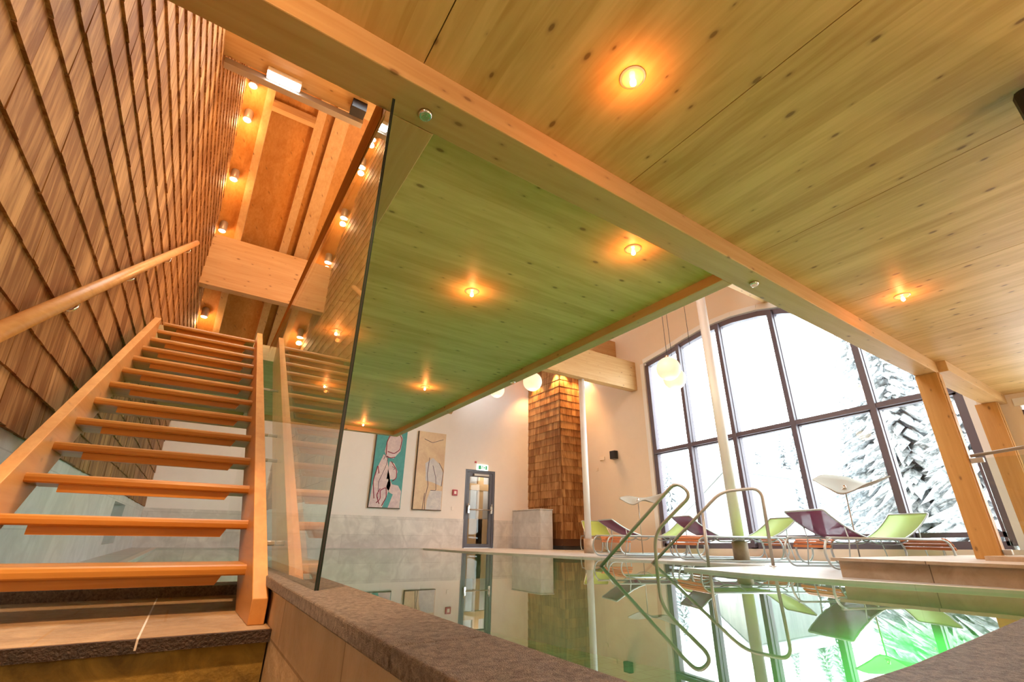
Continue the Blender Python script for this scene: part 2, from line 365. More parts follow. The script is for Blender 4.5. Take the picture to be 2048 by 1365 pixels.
# left wall: marble wainscot with a niche, shingles above
bm = B_()
zm = 0.47
n0, n1, nz0, nz1 = 8.25, 9.5, -0.17, 0.36
box(bm, XL - .3, XL, -4.0, n0, ZF - 1.0, zm); box(bm, XL - .3, XL, n1, YB, ZF - 1.0, zm)
box(bm, XL - .3, XL, n0, n1, nz1, zm); box(bm, XL - .3, XL, n0, n1, ZF - 1.0, nz0)
box(bm, XL - .32, XL - .22, n0, n1, nz0, nz1)
struct(obj('wall_left', bm, 'marble_yz'), 'grey marble base of the left wall with a square niche')
def shingles(bm, P, U, V, N_, u0, u1, v0, vtop, rise=0.225, wmin=.09, wmax=.20):
    """shingle courses on a wall: P origin, U along, V up, N_ outwards; vtop(u) gives the height of the wall"""
    lay = bm.loops.layers.color.new('tone') if 'tone' not in bm.loops.layers.color else bm.loops.layers.color['tone']
    v = v0; row = 0
    while True:
        any_ = False
        u = u0 - random.random() * .1
        while u < u1:
            w = random.uniform(wmin, wmax); a, b = max(u + .0026, u0), min(u + w, u1); u += w
            if b - a < .012: continue
            top = min(v + rise + .04, vtop((a + b) / 2))
            bot = v + random.uniform(-.006, .004)
            if top - bot < .05: continue
            any_ = True
            t0 = random.uniform(.019, .025)
            pts = []
            for (uu, vv, nn) in ((a, bot, 0), (b, bot, 0), (b, bot, t0), (a, bot, t0), (a, top, 0), (b, top, 0), (b, top, .004), (a, top, .004)):
                pts.append(bm.verts.new(P + U * uu + V * vv + N_ * nn))
            tn = random.random()
            for q in ((3, 2, 1, 0), (2, 3, 7, 6), (0, 3, 7, 4), (1, 2, 6, 5)):
                f = bm.faces.new([pts[i] for i in q])
                for l in f.loops: l[lay] = (tn, tn, tn, 1)
        v += rise; row += 1
        if not any_ or row > 60: break
bm = B_()
def ltop(y): return 1.98 if y < 1.6 else (5.2 if y < 4.7 else (3.2 + .64 * y if y < 6.8 else roof(y) + .18))
shingles(bm, Vector((XL, 0, 0)), Vector((0, 1, 0)), Vector((0, 0, 1)), Vector((1, 0, 0)), -1.0, YB, zm, ltop)
for y0, y1 in ((-4, 1.6), (1.6, 4.7), (4.7, 6.8), (6.8, YB)):
    prism(bm, [(XL - .25, y0, zm), (XL - .25, y1, zm), (XL - .25, y1, ltop(y1 - .01)), (XL - .25, y0, ltop(y0))], (.25, 0, 0), 1)
struct(obj('wall_left', bm, ['shingle', 'shingle_dark'], recalc=False), 'left wall clad in overlapping orange brown cedar shingles beside the stairs')

# back wall with door opening
dx0, dx1, dz1 = 6.53, 7.55, 1.85
bm = B_()
for x0, x1, z0, z1 in ((XL - .3, dx0, zm - .1, 7.8), (dx0, dx1, dz1, 7.8), (dx1, XR + .3, zm - .1, 7.8)): box(bm, x0, x1, YB, YB + .3, z0, z1)
struct(obj('wall_back', bm, 'plaster'), 'white plastered upper back wall')
bm = B_()
for x0, x1 in ((XL, dx0), (dx1, 8.75)): box(bm, x0, x1, YB - .02, YB - .0005, ZF - .05, zm - .02); box(bm, x0, x1, YB - .0004, YB + .3, -1, zm - .101)
struct(obj('wall_back', bm, 'marble_xz'), 'grey veined marble base of the back wall')
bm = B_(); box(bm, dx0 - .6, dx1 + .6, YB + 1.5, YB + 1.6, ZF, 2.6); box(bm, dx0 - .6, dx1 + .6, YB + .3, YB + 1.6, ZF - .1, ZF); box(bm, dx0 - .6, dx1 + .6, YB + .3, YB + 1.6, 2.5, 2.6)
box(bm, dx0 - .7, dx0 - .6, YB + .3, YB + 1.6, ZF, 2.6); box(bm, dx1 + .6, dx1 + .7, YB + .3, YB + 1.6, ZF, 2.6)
box(bm, 7.46, 7.66, YB + .9, YB + 1.0, ZF, 2.5, 1); box(bm, dx0 - .5, dx1 + .55, YB + .9, YB + 1.0, ZF, .50, 1); box(bm, dx0 - .6, dx1 + .6, YB + .88, YB + .98, 1.35, 1.55, 1)  # tan bars added to imitate the hall reflected in the door glass
struct(obj('wall_corridor', bm, ['plaster', 'tanreflection']), 'corridor behind the glazed door with added tan bars imitating a reflection')
lamp('corridor_fill', 'POINT', (7.6, YB + .5, 2.2), 11, (1, .93, .85), .15)  # unseen fill added to brighten the space behind the door

# window wall at the right, gable window with curved head
arch = [(8.30, 4.50), (7.55, 4.62), (6.90, 4.76), (6.22, 4.86), (5.57, 4.86), (4.95, 4.78), (4.42, 4.64), (3.7, 4.36), (3.0, 4.0), (2.1, 3.5)]
def roofm(y): return 7.6 - .387 * (y - 6.8) if y > 6.8 else 7.6 - .5 * (6.8 - y)
def zlev(y, zl, zr): return zl + (zr - zl) * (8.3 - y) / 6.2      # slight fall of the frame lines along the wall
zsill = lambda y: zlev(y, -.20, -.06)
bm = B_()
def wq(y0, y1, z00, z01, z10, z11, x0=XR, t=.25, mi=0):      # wall strip: bottoms at y0,y1 then tops
    prism(bm, [(x0, y0, z00), (x0, y1, z01), (x0, y1, z11), (x0, y0, z10)], (t, 0, 0), mi)
wq(8.30, YB, -1, -1, roofm(8.3), roofm(YB))
for (ya, za), (yb, zb_) in zip(arch, arch[1:]):
    wq(yb, ya, zb_, za, roofm(yb), roofm(ya)); wq(yb, ya, -1, -1, zsill(yb), zsill(ya))
wq(1.55, 2.1, -1, -1, roofm(1.55), roofm(2.1))
wq(-3.0, 1.55, 1.86, 1.86, roofm(-3), roofm(1.55)); wq(-3.0, 1.55, -1, -1, -.06, -.06); wq(-4.2, -3.0, -1, -1, 4, 4)
struct(obj('wall_right', bm, 'plaster_warm'), 'warm plastered wall around the tall gable window')

# roofs
bm = B_()
for y0, y1 in ((6.8, YB + .2),):
    prism(bm, [(XL - .3, y0, roof(y0) + .20), (XL - .3, y1, roof(y1) + .20), (XL - .3, y1, roof(y1) + .35), (XL - .3, y0, roof(y0) + .35)], (5.85 - XL + .3, 0, 0))
prism(bm, [(XL - .3, 4.6, 6.2), (XL - .3, 6.8, roof(6.8) + .2), (XL - .3, 6.8, roof(6.8) + .35), (XL - .3, 4.6, 6.35)], (5.85 - XL + .3, 0, 0))
struct(obj('ceiling', bm, 'roofY'), 'sloping board ceiling over the stair and gallery')
bm = B_()
prism(bm, [(5.85, 6.8, 7.6), (5.85, YB + .2, roofm(YB + .2)), (5.85, YB + .2, roofm(YB) + .2), (5.85, 6.8, 7.8)], (XR - 5.85 + .4, 0, 0))
prism(bm, [(5.85, 6.8, 7.6), (5.85, 1.6, roofm(1.6)), (5.85, 1.6, roofm(1.6) + .2), (5.85, 6.8, 7.8)], (XR - 5.85 + .4, 0, 0))
prism(bm, [(3.1, 6.8, 7.9), (3.1, 1.6, 6.2), (3.1, 1.6, 6.4), (3.1, 6.8, 8.1)], (3.2, 0, 0))
box(bm, XL - .3, XR + .3, 1.55, 1.65, 2.32, 6.2)
struct(obj('ceiling', bm, 'roofY'), 'high wooden roof over the pool hall')
# near low ceiling of wide boards running away from the camera, thin gaps between
bm = B_()
xs = [XL - .2, .437, 1.81, 3.18, 4.62, 6.05, 7.5, XR + .2]
for a, b in zip(xs, xs[1:]): box(bm, a + .0025, b - .0025, -4.2, 1.72, ZN, ZN + .22)
struct(obj('ceiling', bm, 'panelY'), 'low ceiling of broad knotty spruce panels above the camera')
bm = B_(); box(bm, XL - .2, XR + .2, -4.2, 1.66, ZN + .221, ZN + .3); struct(obj('ceiling', bm, 'shingle_dark'), 'dark layer above the low ceiling panels')
# gallery slab
bm = B_()
plan(bm, [(.598, 1.714), (3.059, 1.781), (3.06, 9.27), (.598, 9.27)], ZS, 2.27); box(bm, XL, .344, 6.14, 9.27, ZS, 2.14)
struct(obj('ceiling', bm, 'panelX'), 'greenish lit underside of the gallery over the pool')
# enclosing walls behind the camera
bm = B_(); box(bm, XL - .3, XR + .3, -4.3, -4.15, -1.7, 2.3); struct(obj('wall_front', bm, 'plaster'), 'plain wall behind the camera')

# ================================================================== pool
bm = B_()
pts = [(-.47, 3.40), (-.47, 12.45), eA[0], eA[1], eA[2]] + eB + [(.47, .37), (.47, 3.40)]
f = bm.faces.new([bm.verts.new((x, y, ZW)) for x, y in pts]); f.normal_update()
if f.normal.z < 0: f.normal_flip()
tag(obj('pool_water', bm, 'water', recalc=False), 'still green tinted water of the indoor pool reflecting the windows', 'water')
rimt = thing('pool_overflow_edging', 'pale overflow edging strips along the sides of the pool', 'pool edge', (2, 6, ZF)); rimt['_w'] = 1
def rim(path, w, label, name='edging_strip'):
    bm = B_()
    for (a, b) in zip(path, path[1:]):
        a, b = Vector((*a, 0)), Vector((*b, 0)); t = (b - a).normalized(); n = Vector((-t.y, t.x, 0)) * w
        prism(bm, [a + Vector((0, 0, ZF + .001)), b + Vector((0, 0, ZF + .001)), b + n + Vector((0, 0, ZF + .001)), a + n + Vector((0, 0, ZF + .001))], (0, 0, .004))
    return wobj(name, bm, 'rim', rimt)
rim([eA[2], eA[1], eA[0]], -.09, 'pale overflow edge of the far pool side leading to the glazed door')
rim(list(reversed(eB)), -.09, 'pale overflow edge of the pool in front of the raised platform')
rim([(-.55, 12.45), (-.55, 3.5)], .08, 'pale drain strip beside the pool under the stairs')
# raised coping walls
def zp(p): return Vector((p[0], p[1]))
k = ZC / -.31
ci, co = .957 * k * 1.0, .592 * k
seam = onz(991, 1271, ZC).y
bm = B_(); box(bm, co, ci, -1.0, seam, ZC - .035, ZC); box(bm, co, ci, seam + .004, 3.46, ZC - .035, ZC)
cop = thing('pool_wall', 'raised stone pool wall in the foreground that carries the glass panel', 'wall', (co, 1.0, ZP))
cop['_w'] = 1
wobj('coping_slab', bm, 'granite', cop, .004)
bm = B_(); box(bm, co + .025, ci - .01, -1.0, 3.44, ZP, ZC - .035); wobj('wall_face', bm, 'coping_wall', cop)
near = thing('pool_wall', 'rough grey stone coping at the lower right corner of the pool', 'wall', (3, 0, ZP))
c0 = onz(1818, 1330, ZC); c1 = onz(2047, 1235, ZC)
bm = B_(); plan(bm, [(ci, -.25), (ci, c0.y - .01), (c0.x, c0.y), (c1.x, c1.y), (5.4, c1.y + (c1.y - c0.y) / (c1.x - c0.x) * (5.4 - c1.x)), (5.4, -.25)], ZC - .04, ZC)
wobj('coping_slab', bm, 'granite', near, .004)
bm = B_(); box(bm, ci, 5.4, -.2, .36, ZP, ZC - .04); wobj('wall_face', bm, 'coping_wall', near)
# raised platform at the right
plt = thing('raised_platform', 'raised brown stone platform beside the pool carrying the wooden posts', 'platform', (7, 0, ZP))
p0, p1 = onz(1685, 1155, ZF), onz(2047, 1179, ZF)
t = Vector((p1.x - p0.x, p1.y - p0.y)) / (p1.y - p0.y)
pe = (p0.x + t.x * (-.2 - p0.y), -.2)
bm = B_(); plan(bm, [(p0.x, p0.y), pe, (XR - .01, -.2), (XR - .01, p0.y + .05)], ZF, -.165); wobj('platform_wall', bm, 'platform', plt)
bm = B_(); plan(bm, [(p0.x - .06, p0.y + .04), (pe[0] - .06, -.2), (XR - .01, -.2), (XR - .01, p0.y + .1)], -.165, -.14); wobj('top_slab', bm, 'platform', plt)
bm = B_(); box(bm, p1.x + .9, XR - .01, -.2, 1.66, -.14, -.10); wobj('upper_step', bm, 'platform', plt)

# ================================================================== landing and stairs
ld = thing('stone_landing', 'warm lit stone landing with a dark front edge at the foot of the stairs', 'landing', (-.3, 2.6, -1.3))
bm = B_(); box(bm, XL + .001, .33, 2.06, 3.2, -.345, ZF); wobj('landing_slab', bm, ['landing'], ld)
bm = B_(); box(bm, -.062, -.056, 2.044, 3.19, ZF - .03, ZF + .0006); wobj('light_joint', bm, 'rim', ld)
bm = B_(); box(bm, XL + .001, .33, 2.045, 2.0598, -.348, ZF - .001); wobj('front_edge', bm, 'dark_edge', ld)
bm = B_(); box(bm, XL + .001, .315, 2.07, 3.25, -1.28, -.3455); wobj('riser_face', bm, 'olive', ld)
bm = B_(); box(bm, XL + .001, .33, 3.201, 3.42, -.345, -.262); wobj('back_ledge', bm, 'granite', ld)

H, G = .183, .2795
def nose(i): return 2.476 + G * i, -.126 + H * i          # front edge and top of each tread
def xr(y): return .245 - .026 * (y - 2.4)
def xl(y): return -.675 - .012 * (y - 2.4)
st = thing('open_staircase', 'open riser larch staircase climbing beside the shingled wall', 'stairs', (-.2, 2.4, ZF)); st['_w'] = 1
for i in range(13):
    y, z = nose(i)
    bm = B_(); a, b = xl(y), xr(y)
    # rounded nosing: section extruded along x
    prof = [(y + .012, z), (y + .004, z - .006), (y, z - .018), (y + .002, z - .036), (y + .010, z - .042), (y + .30, z - .042), (y + .30, z)]
    prism(bm, [(a, py, pz) for py, pz in prof], (b - a, 0, 0))
    tr = wobj('tread', bm, 'larch', st)
    bm = B_(); sec = [(a + .12, z - .042), (b - .085, z - .042), (b - .105, z - .078), (a + .12, z - .078)]
    prism(bm, [(px, y + .035, pz) for px, pz in sec], (0, .03, 0))
    o = wobj('riser_board', bm, 'larch', st)
# stringers
def stringer(x_in, t, ya0, ya1, zoff, depth, cut, side):
    bm = B_(); sl = H / G
    def zt(y): return -.126 + zoff + (y - 2.476) * sl
    poly = []
    for y in (ya0, ya1): pass
    xi0, xi1 = x_in(ya0), x_in(ya1)
    A = [(ya0, zt(ya0)), (ya1, zt(ya1)), (ya1, zt(ya1) - depth)]
    if cut is not None:                              # foot stands on the landing
        yb = ya0 + (depth - (zt(ya0) - cut)) / sl
        A += [(yb, cut), (ya0, cut)]
    else: A += [(ya0, zt(ya0) - depth)]
    v0, v1 = [], []
    for y, z in A:
        xi = x_in(y); v0.append(bm.verts.new((xi, y, z))); v1.append(bm.verts.new((xi + t, y, z)))
    n = len(A); bm.faces.new(v0); bm.faces.new(v1[::-1])
    for i in range(n): bm.faces.new((v0[i], v1[i], v1[(i + 1) % n], v0[(i + 1) % n]))
    return bm
wobj('stringer', stringer(xr, .055, 2.15, 5.75, .115, .34, ZF, 1), 'larchY', st, .003)
wobj('stringer', stringer(lambda y: xl(y) - .055, .055, 2.15, 5.55, .115, .34, ZF, -1), 'larchY', st, .003)

# handrail on the shingled wall
hr = thing('wall_handrail', 'round larch handrail fixed to the shingled wall with steel brackets', 'handrail', (-.8, 2, .3)); hr['_w'] = 1
ha, hb = onx(-160, 735, -.79), onx(393, 486, -.79)
bm = B_(); tube(bm, [ha, hb], .037, 16); wobj('rail', bm, 'larchY', hr)
for (px, py) in ((165, 588), (275, 538), (345, 508), (383, 492), (-60, 690)):
    p = onx(px, py, -.79); bm = B_()
    tube(bm, [p + Vector((0, 0, -.03)), p + Vector((0, 0, -.11)), p + Vector((-.085, 0, -.11))], .009, 8, .04)
    box(bm, p.x - .086, p.x - .080, p.y - .025, p.y + .025, p.z - .135, p.z - .085)
    wobj('bracket', bm, 'chrome', hr)

# glass screen on the pool wall
XG = .350; sl_ = -.012
gp = thing('glass_screen', 'tall clear glass screen standing on the pool wall beside the stairs', 'glass panel', (XG, 1.6, ZC)); gp['_w'] = 1
gy0, gy1, gz1 = 1.62, 6.0, ZB - .004
def gx(y): return XG + sl_ * (y - 1.6)
bm = B_()
prism(bm, [(gx(gy0), gy0, ZC), (gx(gy1), gy1, ZC), (gx(gy1), gy1, gz1), (gx(gy0), gy0, gz1)], (.012, 0, 0))
wobj('glass_pane', bm, 'glass', gp)
bm = B_()
for dx in (-.0005, .0085): box(bm, gx(gy0) + dx, gx(gy0) + dx + .004, gy0 - .003, gy0 - .0005, ZC, gz1)
box(bm, gx(gy0) + .0035, gx(gy0) + .0085, gy0 - .0025, gy0 - .0005, ZC, gz1, 1)
wobj('glass_edge', bm, ['gedge', 'black'], gp)
for (px, py) in ((541, 781), (536, 871), (534, 921), (541, 1087)):
    p = onx(px, py, .322); bm = B_()
    tube(bm, [(xr(p.y) + .056, p.y, p.z), (gx(p.y) - .001, p.y, p.z)], .011, 12); box(bm, xr(p.y) + .056, gx(p.y) - .002, p.y - .012, p.y + .012, p.z - .006, p.z + .006)
    wobj('standoff', bm, 'steel', gp)

# ================================================================== timber structure
def beam(name, label, pl, z0, z1, mat, bev=.006):
    bm = B_(); plan(bm, pl, z0, z1); return tag(obj(name, bm, mat, None, bev), label, 'beam')
beam('ceiling_beam', 'long main timber beam crossing the ceiling from upper left to the right post',
     [(XL, 1.452), (7.12, 1.69), (7.12, 1.89), (XL, 1.672)], ZB, 2.3, 'beamX')
beam('ceiling_beam', 'short end of the timber beam running from the near post to the far post',
     [(7.13, 1.60), (XR, 1.66), (XR, 1.88), (7.13, 1.86)], ZB + .02, 2.3, 'beamX')
beam('gallery_edge_beam', 'timber edge beam along the open pool side of the gallery', [(3.06, 1.782), (3.19, 1.785), (3.19, 9.27), (3.06, 9.27)], ZB, 2.3, 'beamY')
beam('gallery_edge_beam', 'timber edge beam along the back of the gallery above the paintings', [(XL, 9.272), (3.19, 9.272), (3.19, 9.40), (XL, 9.40)], ZB, 2.3, 'beamX')
beam('gallery_edge_beam', 'timber trimmer beside the stair opening above the glass screen', [(.345, 1.708), (.597, 1.715), (.597, 9.26), (.345, 9.26)], ZB, 2.12, 'beamY')
trimmer = bpy.data.objects['gallery_edge_beam.002']
bm = B_(); box(bm, .339, .3445, 1.76, 6.1, ZB + .006, 2.12); o = obj('edge_board', bm, 'brownboard', trimmer); o['label'] = 'dark brown edge board'
# stair hall cross beams and rafters
beam('cross_beam', 'high cross beam carrying the emergency light above the stair opening', [(XL, 4.62), (4, 4.62), (4, 5.0), (XL, 5.0)], 5.16, 5.7, 'beamX')
beam('cross_beam', 'deep glowing cross beam spanning the stair hall between the wall lamps', [(XL, 9.75), (5, 9.75), (5, 9.95), (XL, 9.95)], 4.38, 5.50, 'beamX')
def rafter(x0, x1, label, y0=5.0, y1=YB, h=.21, mat='beamY'):
    bm = B_(); prism(bm, [(x0, y0, roof(max(y0, 6.8)) - max(0, 6.8 - y0) * .64), (x0, 6.8, roof(6.8)), (x0, y1, roof(y1)), (x0, y1, roof(y1) + h), (x0, 6.8, roof(6.8) + h), (x0, y0, roof(6.8) + h - (6.8 - y0) * .64)], (x1 - x0, 0, 0))
    return tag(obj('rafter', bm, mat), label, 'rafter')
rafter(-.56, -.43, 'rafter next to the shingled wall and its row of lamps')
rafter(.30, .45, 'second rafter from the shingled wall in the stair hall')
rafter(.60, .86, 'broad third rafter from the shingled wall in the stair hall')
rafter(1.35, 1.5, 'rafter hidden mostly by the gallery, fourth from the shingled wall')
bm = B_(); box(bm, -.43, .30, 7.46, 7.58, 7.06, 7.22); tag(obj('roof_purlin', bm, 'beamX'), 'short wooden bridging piece between two stair hall rafters', 'beam')
# main hall beam on the round column
beam('hall_beam', 'deep pale timber beam resting on the thin round column in front of the window wall', [(3.3, 8.6), (9.6, 8.6), (9.6, 8.82), (3.3, 8.82)], 3.80, 4.62, 'beamX')
beam('hall_beam', 'short upper timber beam end above the deep pale beam', [(6, 9.3), (9.6, 9.3), (9.6, 9.5), (6, 9.5)], 5.0, 5.5, 'beamX')
beam('hall_beam', 'pale timber end showing above the curved window head', [(7.2, 4.62), (9.6, 4.62), (9.6, 4.74), (7.2, 4.74)], 4.86, 5.02, 'beamX')
bm = B_(); prism(bm, [(5.72, 12.74, 3.42), (5.72, 12.2, 3.75), (5.72, 12.2, 3.98), (5.72, 12.74, 3.62)], (.22, 0, 0)); tag(obj('rafter', bm, 'beamY'), 'cut rafter end against the white back wall above the paintings', 'rafter')
# posts
def post(x0, y0, y1, w, label, zt):
    r = thing('wooden_post', label, 'post', (x0 + w / 2, (y0 + y1) / 2, -.14)); r['_w'] = 1
    bm = B_(); box(bm, x0, x0 + w, y0, y1, -.14, zt); wobj('post_shaft', bm, 'post', r, .004)
    bm = B_(); box(bm, x0 + .03, x0 + .06, y0 - .012, y0 - .0005, -.1, zt); wobj('edge_strip', bm, 'beamY', r)
    return r
post(7.0, 1.685, 1.895, .17, 'square wooden post nearer the pool, under the end of the main beam', ZB)
post(9.30, 1.72, 1.95, .17, 'second wooden post, standing by the right window', ZB + .018)

def column(px, py, x, r, ztop, label, ch):
    d = ray(px, py); y = d.y / d.x * x
    t = thing('round_column', label, 'column', (x, y, ZF))
    bm = B_(); lathe(bm, [(r, ch), (r, ztop - ZF)], (0, 0, 0), 32); obj('shaft', bm, 'white', t)
    bm = B_(); lathe(bm, [(r + .035, 0), (r + .035, ch - .004), (r + .02, ch)], (0, 0, 0), 32); obj('base_collar', bm, 'platform', t)
    return t
column(1178, 1105, 7.72, .075, 3.80, 'thin white round column in front of the shingled pillar', .30)
column(1483, 1112, 7.80, .088, 7.2, 'taller white round column between the window bays', .30)

# shingled pillar
sx0, sy0, sx1 = 8.80, 11.05, XR - .005
sp_ = thing('shingled_pillar', 'square pillar clad in cedar shingles in the far corner, lit from above', 'pillar', (9.2, 11.8, ZF)); sp_['_w'] = 1
bm = B_()
shingles(bm, Vector((sx0, 0, 0)), Vector((0, 1, 0)), Vector((0, 0, 1)), Vector((-1, 0, 0)), sy0, YB, ZF + .28, lambda u: 5.6, .222, .12, .3)
shingles(bm, Vector((0, sy0, 0)), Vector((1, 0, 0)), Vector((0, 0, 1)), Vector((0, -1, 0)), sx0, sx1, ZF + .28, lambda u: 5.6, .222, .12, .3)
box(bm, sx0 + .002, sx1, sy0 + .002, YB, ZF + .1, 5.6, 1)
wobj('cladding', bm, ['shingle', 'shingle_dark'], sp_)
bm = B_(); box(bm, sx0 + .05, sx1, sy0 + .05, YB, ZF, ZF + .28); wobj('plinth', bm, 'darkgrey', sp_)
# stone cabinet
cab = thing('stone_counter', 'low marble clad block standing between the glazed door and the shingled pillar', 'counter', (8.3, 12, ZF)); cab['_w'] = 1
bm = B_(); box(bm, 8.2, 8.63, 11.3, YB - .025, ZF, .72); wobj('block', bm, 'marble_yz', cab, .01)
bm = B_(); box(bm, 8.18, 8.64, 11.28, YB - .025, .722, .75); wobj('top_plate', bm, 'marble_yz', cab, .006)

# ================================================================== windows
def bar(bm, p, q, w, d, mi=0):
    """frame bar between (y,z) points on the window wall"""
    (y0, z0), (y1, z1) = p, q; L = math.hypot(y1 - y0, z1 - z0); ny, nz = -(z1 - z0) / L * w / 2, (y1 - y0) / L * w / 2
    prism(bm, [(XR + .02, y0 + ny, z0 + nz), (XR + .02, y1 + ny, z1 + nz), (XR + .02, y1 - ny, z1 - nz), (XR + .02, y0 - ny, z0 - nz)], (d, 0, 0), mi)
def azx(px, py): return onx(px, py, XR)
win = thing('window_1', None, 'window', (XR, 5, 0)); del win['label']; del win['category']; win['kind'] = 'structure'; win['_w'] = 1
def head(y):
    for (ya, za), (yb, zb_) in zip(arch, arch[1:]):
        if yb <= y <= ya: return za + (zb_ - za) * (ya - y) / (ya - yb)
    return arch[0][1]
bm = B_()
fr = [(8.22, zsill(8.22) + .05), (8.22, head(8.22) - .08)] + [(y, z - .09) for y, z in arch[1:-1]] + [(2.16, head(2.16) - .09), (2.16, zsill(2.16) + .05)]
for a, b in zip(fr, fr[1:] + fr[:1]): bar(bm, a, b, .12, .14)
wobj('window_frame', bm, 'frame', win)
mull = [7.10, 5.93, 4.66, 3.28]
for y in mull:
    bm = B_(); bar(bm, (y, zsill(y)), (y, head(y) - .06), .11, .12); bar(bm, (y + .07, zsill(y)), (y + .07, head(y) - .06), .05, .05)
    prism(bm, [(XR - .07, y - .045, zsill(y) + .02), (XR - .07, y + .045, zsill(y) + .02), (XR - .07, y + .045, head(y) - .07), (XR - .07, y - .045, head(y) - .07)], (.12, 0, 0))
    wobj('mullion', bm, 'frame', win)
zt = lambda y: 2.05 + (8.14 - y) * .030
bm = B_(); bar(bm, (8.2, zt(8.2)), (2.18, zt(2.18)), .13, .12); prism(bm, [(XR - .05, 8.2, zt(8.2) - .04), (XR - .05, 2.18, zt(2.18) - .04), (XR - .05, 2.18, zt(2.18) + .04), (XR - .05, 8.2, zt(8.2) + .04)], (.08, 0, 0))
wobj('transom', bm, 'frame', win)
bm = B_(); bar(bm, (8.2, zsill(8.2) + .20), (2.18, zsill(2.18) + .20), .07, .08); wobj('bottom_rail', bm, 'frame', win)
ys = [8.16] + mull + [2.2]
for a, b in zip(ys, ys[1:]):
    bm = B_(); prism(bm, [(XR + .08, a - .04, zsill(a) + .08), (XR + .08, b + .08, zsill(b) + .08), (XR + .08, b + .08, zt(b) - .05), (XR + .08, a - .04, zt(a) - .05)], (.012, 0, 0)); wobj('pane', bm, 'pane', win)
    mid = [(y, head(y)) for y in (a - .04, (a * 2 + b) / 3, (a + 2 * b) / 3, b + .08)]
    bm = B_(); prism(bm, [(XR + .08, a - .04, zt(a) + .05), (XR + .08, b + .08, zt(b) + .05)] + [(XR + .08, y, z - .10) for y, z in reversed(mid)], (.012, 0, 0)); wobj('pane', bm, 'pane', win)
# white reveal lining
bm = B_()
rv = [(8.30, -.2)] + arch + [(2.1, -.06)]
for (a, b) in zip(rv, rv[1:]):
    (y0, z0), (y1, z1) = a, b; L = math.hypot(y1 - y0, z1 - z0); n = (-(z1 - z0) / L * .12, (y1 - y0) / L * .12)
    prism(bm, [(XR - .012, y0, z0), (XR - .012, y1, z1), (XR - .012, y1 - n[0], z1 - n[1]), (XR - .012, y0 - n[0], z0 - n[1])], (.012, 0, 0))
struct(obj('trim_1', bm, 'white'), 'white painted band around the gable window')
# second window at the right edge, below the low ceiling
w2 = thing('window_2', None, 'window', (XR, 0, 0)); del w2['label']; del w2['category']; w2['kind'] = 'structure'; w2['_w'] = 1
bm = B_(); fr = [(1.50, -.06), (1.50, 1.78), (-2.9, 1.78), (-2.9, -.06)]
for a, b in zip(fr, fr[1:] + fr[:1]): bar(bm, a, b, .12, .12)
bar(bm, (1.42, .0), (1.42, 1.7), .05, .06); wobj('window_frame', bm, 'frame', w2)
for y in (-.1, -1.5):
    bm = B_(); bar(bm, (y, -.06), (y, 1.78), .1, .12); wobj('mullion', bm, 'frame', w2)
for a, b in ((1.44, -.05), (-.15, -1.45), (-1.55, -2.85)):
    bm = B_(); prism(bm, [(XR + .08, a, 0), (XR + .08, b, 0), (XR + .08, b, 1.72), (XR + .08, a, 1.72)], (.012, 0, 0)); wobj('pane', bm, 'pane', w2)
bm = B_(); box(bm, XR - .012, XR, -3, 1.6, 1.84, 1.95); struct(obj('trim_2', bm, 'white'), 'white band above the right window')

# ================================================================== glazed door
dr = thing('door_1', None, 'door', (7.04, YB, ZF)); del dr['label']; del dr['category']; dr['kind'] = 'structure'; dr['_w'] = 1
bm = B_(); y0, y1 = YB + .02, YB + .12
fw = .075
box(bm, dx0, dx0 + fw, y0, y1, ZF, dz1); box(bm, dx1 - fw, dx1, y0, y1, ZF, dz1); box(bm, dx0 + fw, dx1 - fw, y0, y1, dz1 - fw, dz1)
wobj('door_frame', bm, 'frame_blue', dr)
bm = B_(); a, b = dx0 + fw + .008, dx1 - fw - .008; c = .085
box(bm, a, a + c, y0 + .01, y1 - .02, ZF + .01, dz1 - fw - .01); box(bm, b - c, b, y0 + .01, y1 - .02, ZF + .01, dz1 - fw - .01)
box(bm, a + c, b - c, y0 + .01, y1 - .02, ZF + .01, ZF + .11); box(bm, a + c, b - c, y0 + .01, y1 - .02, dz1 - fw - .12, dz1 - fw - .01)
wobj('door_leaf', bm, 'frame_blue', dr)
bm = B_(); box(bm, a + c, b - c, YB + .06, YB + .07, ZF + .11, dz1 - fw - .12)
wobj('door_glass', bm, 'pane', dr)
bm = B_(); zh = .72
tube(bm, [(a + .06, YB - .05, zh), (b - .04, YB - .05, zh)], .016, 10); wobj('push_bar', bm, 'steel', dr)
for xx, lean in ((a + .05, .10), (b - .04, .0)):
    bm = B_(); box(bm, xx - .025, xx + .025, YB - .06, YB + .03, zh - .10, zh + .10); tube(bm, [(xx, YB - .05, zh + .02), (xx - lean * .3, YB - .06, zh + .16)], .014, 8); wobj('bar_bracket', bm, 'chrome', dr)
bm = B_(); box(bm, a + .2, b - .15, YB - .03, YB + .03, dz1 - fw - .10, dz1 - fw - .04); wobj('door_closer', bm, 'steel', dr)

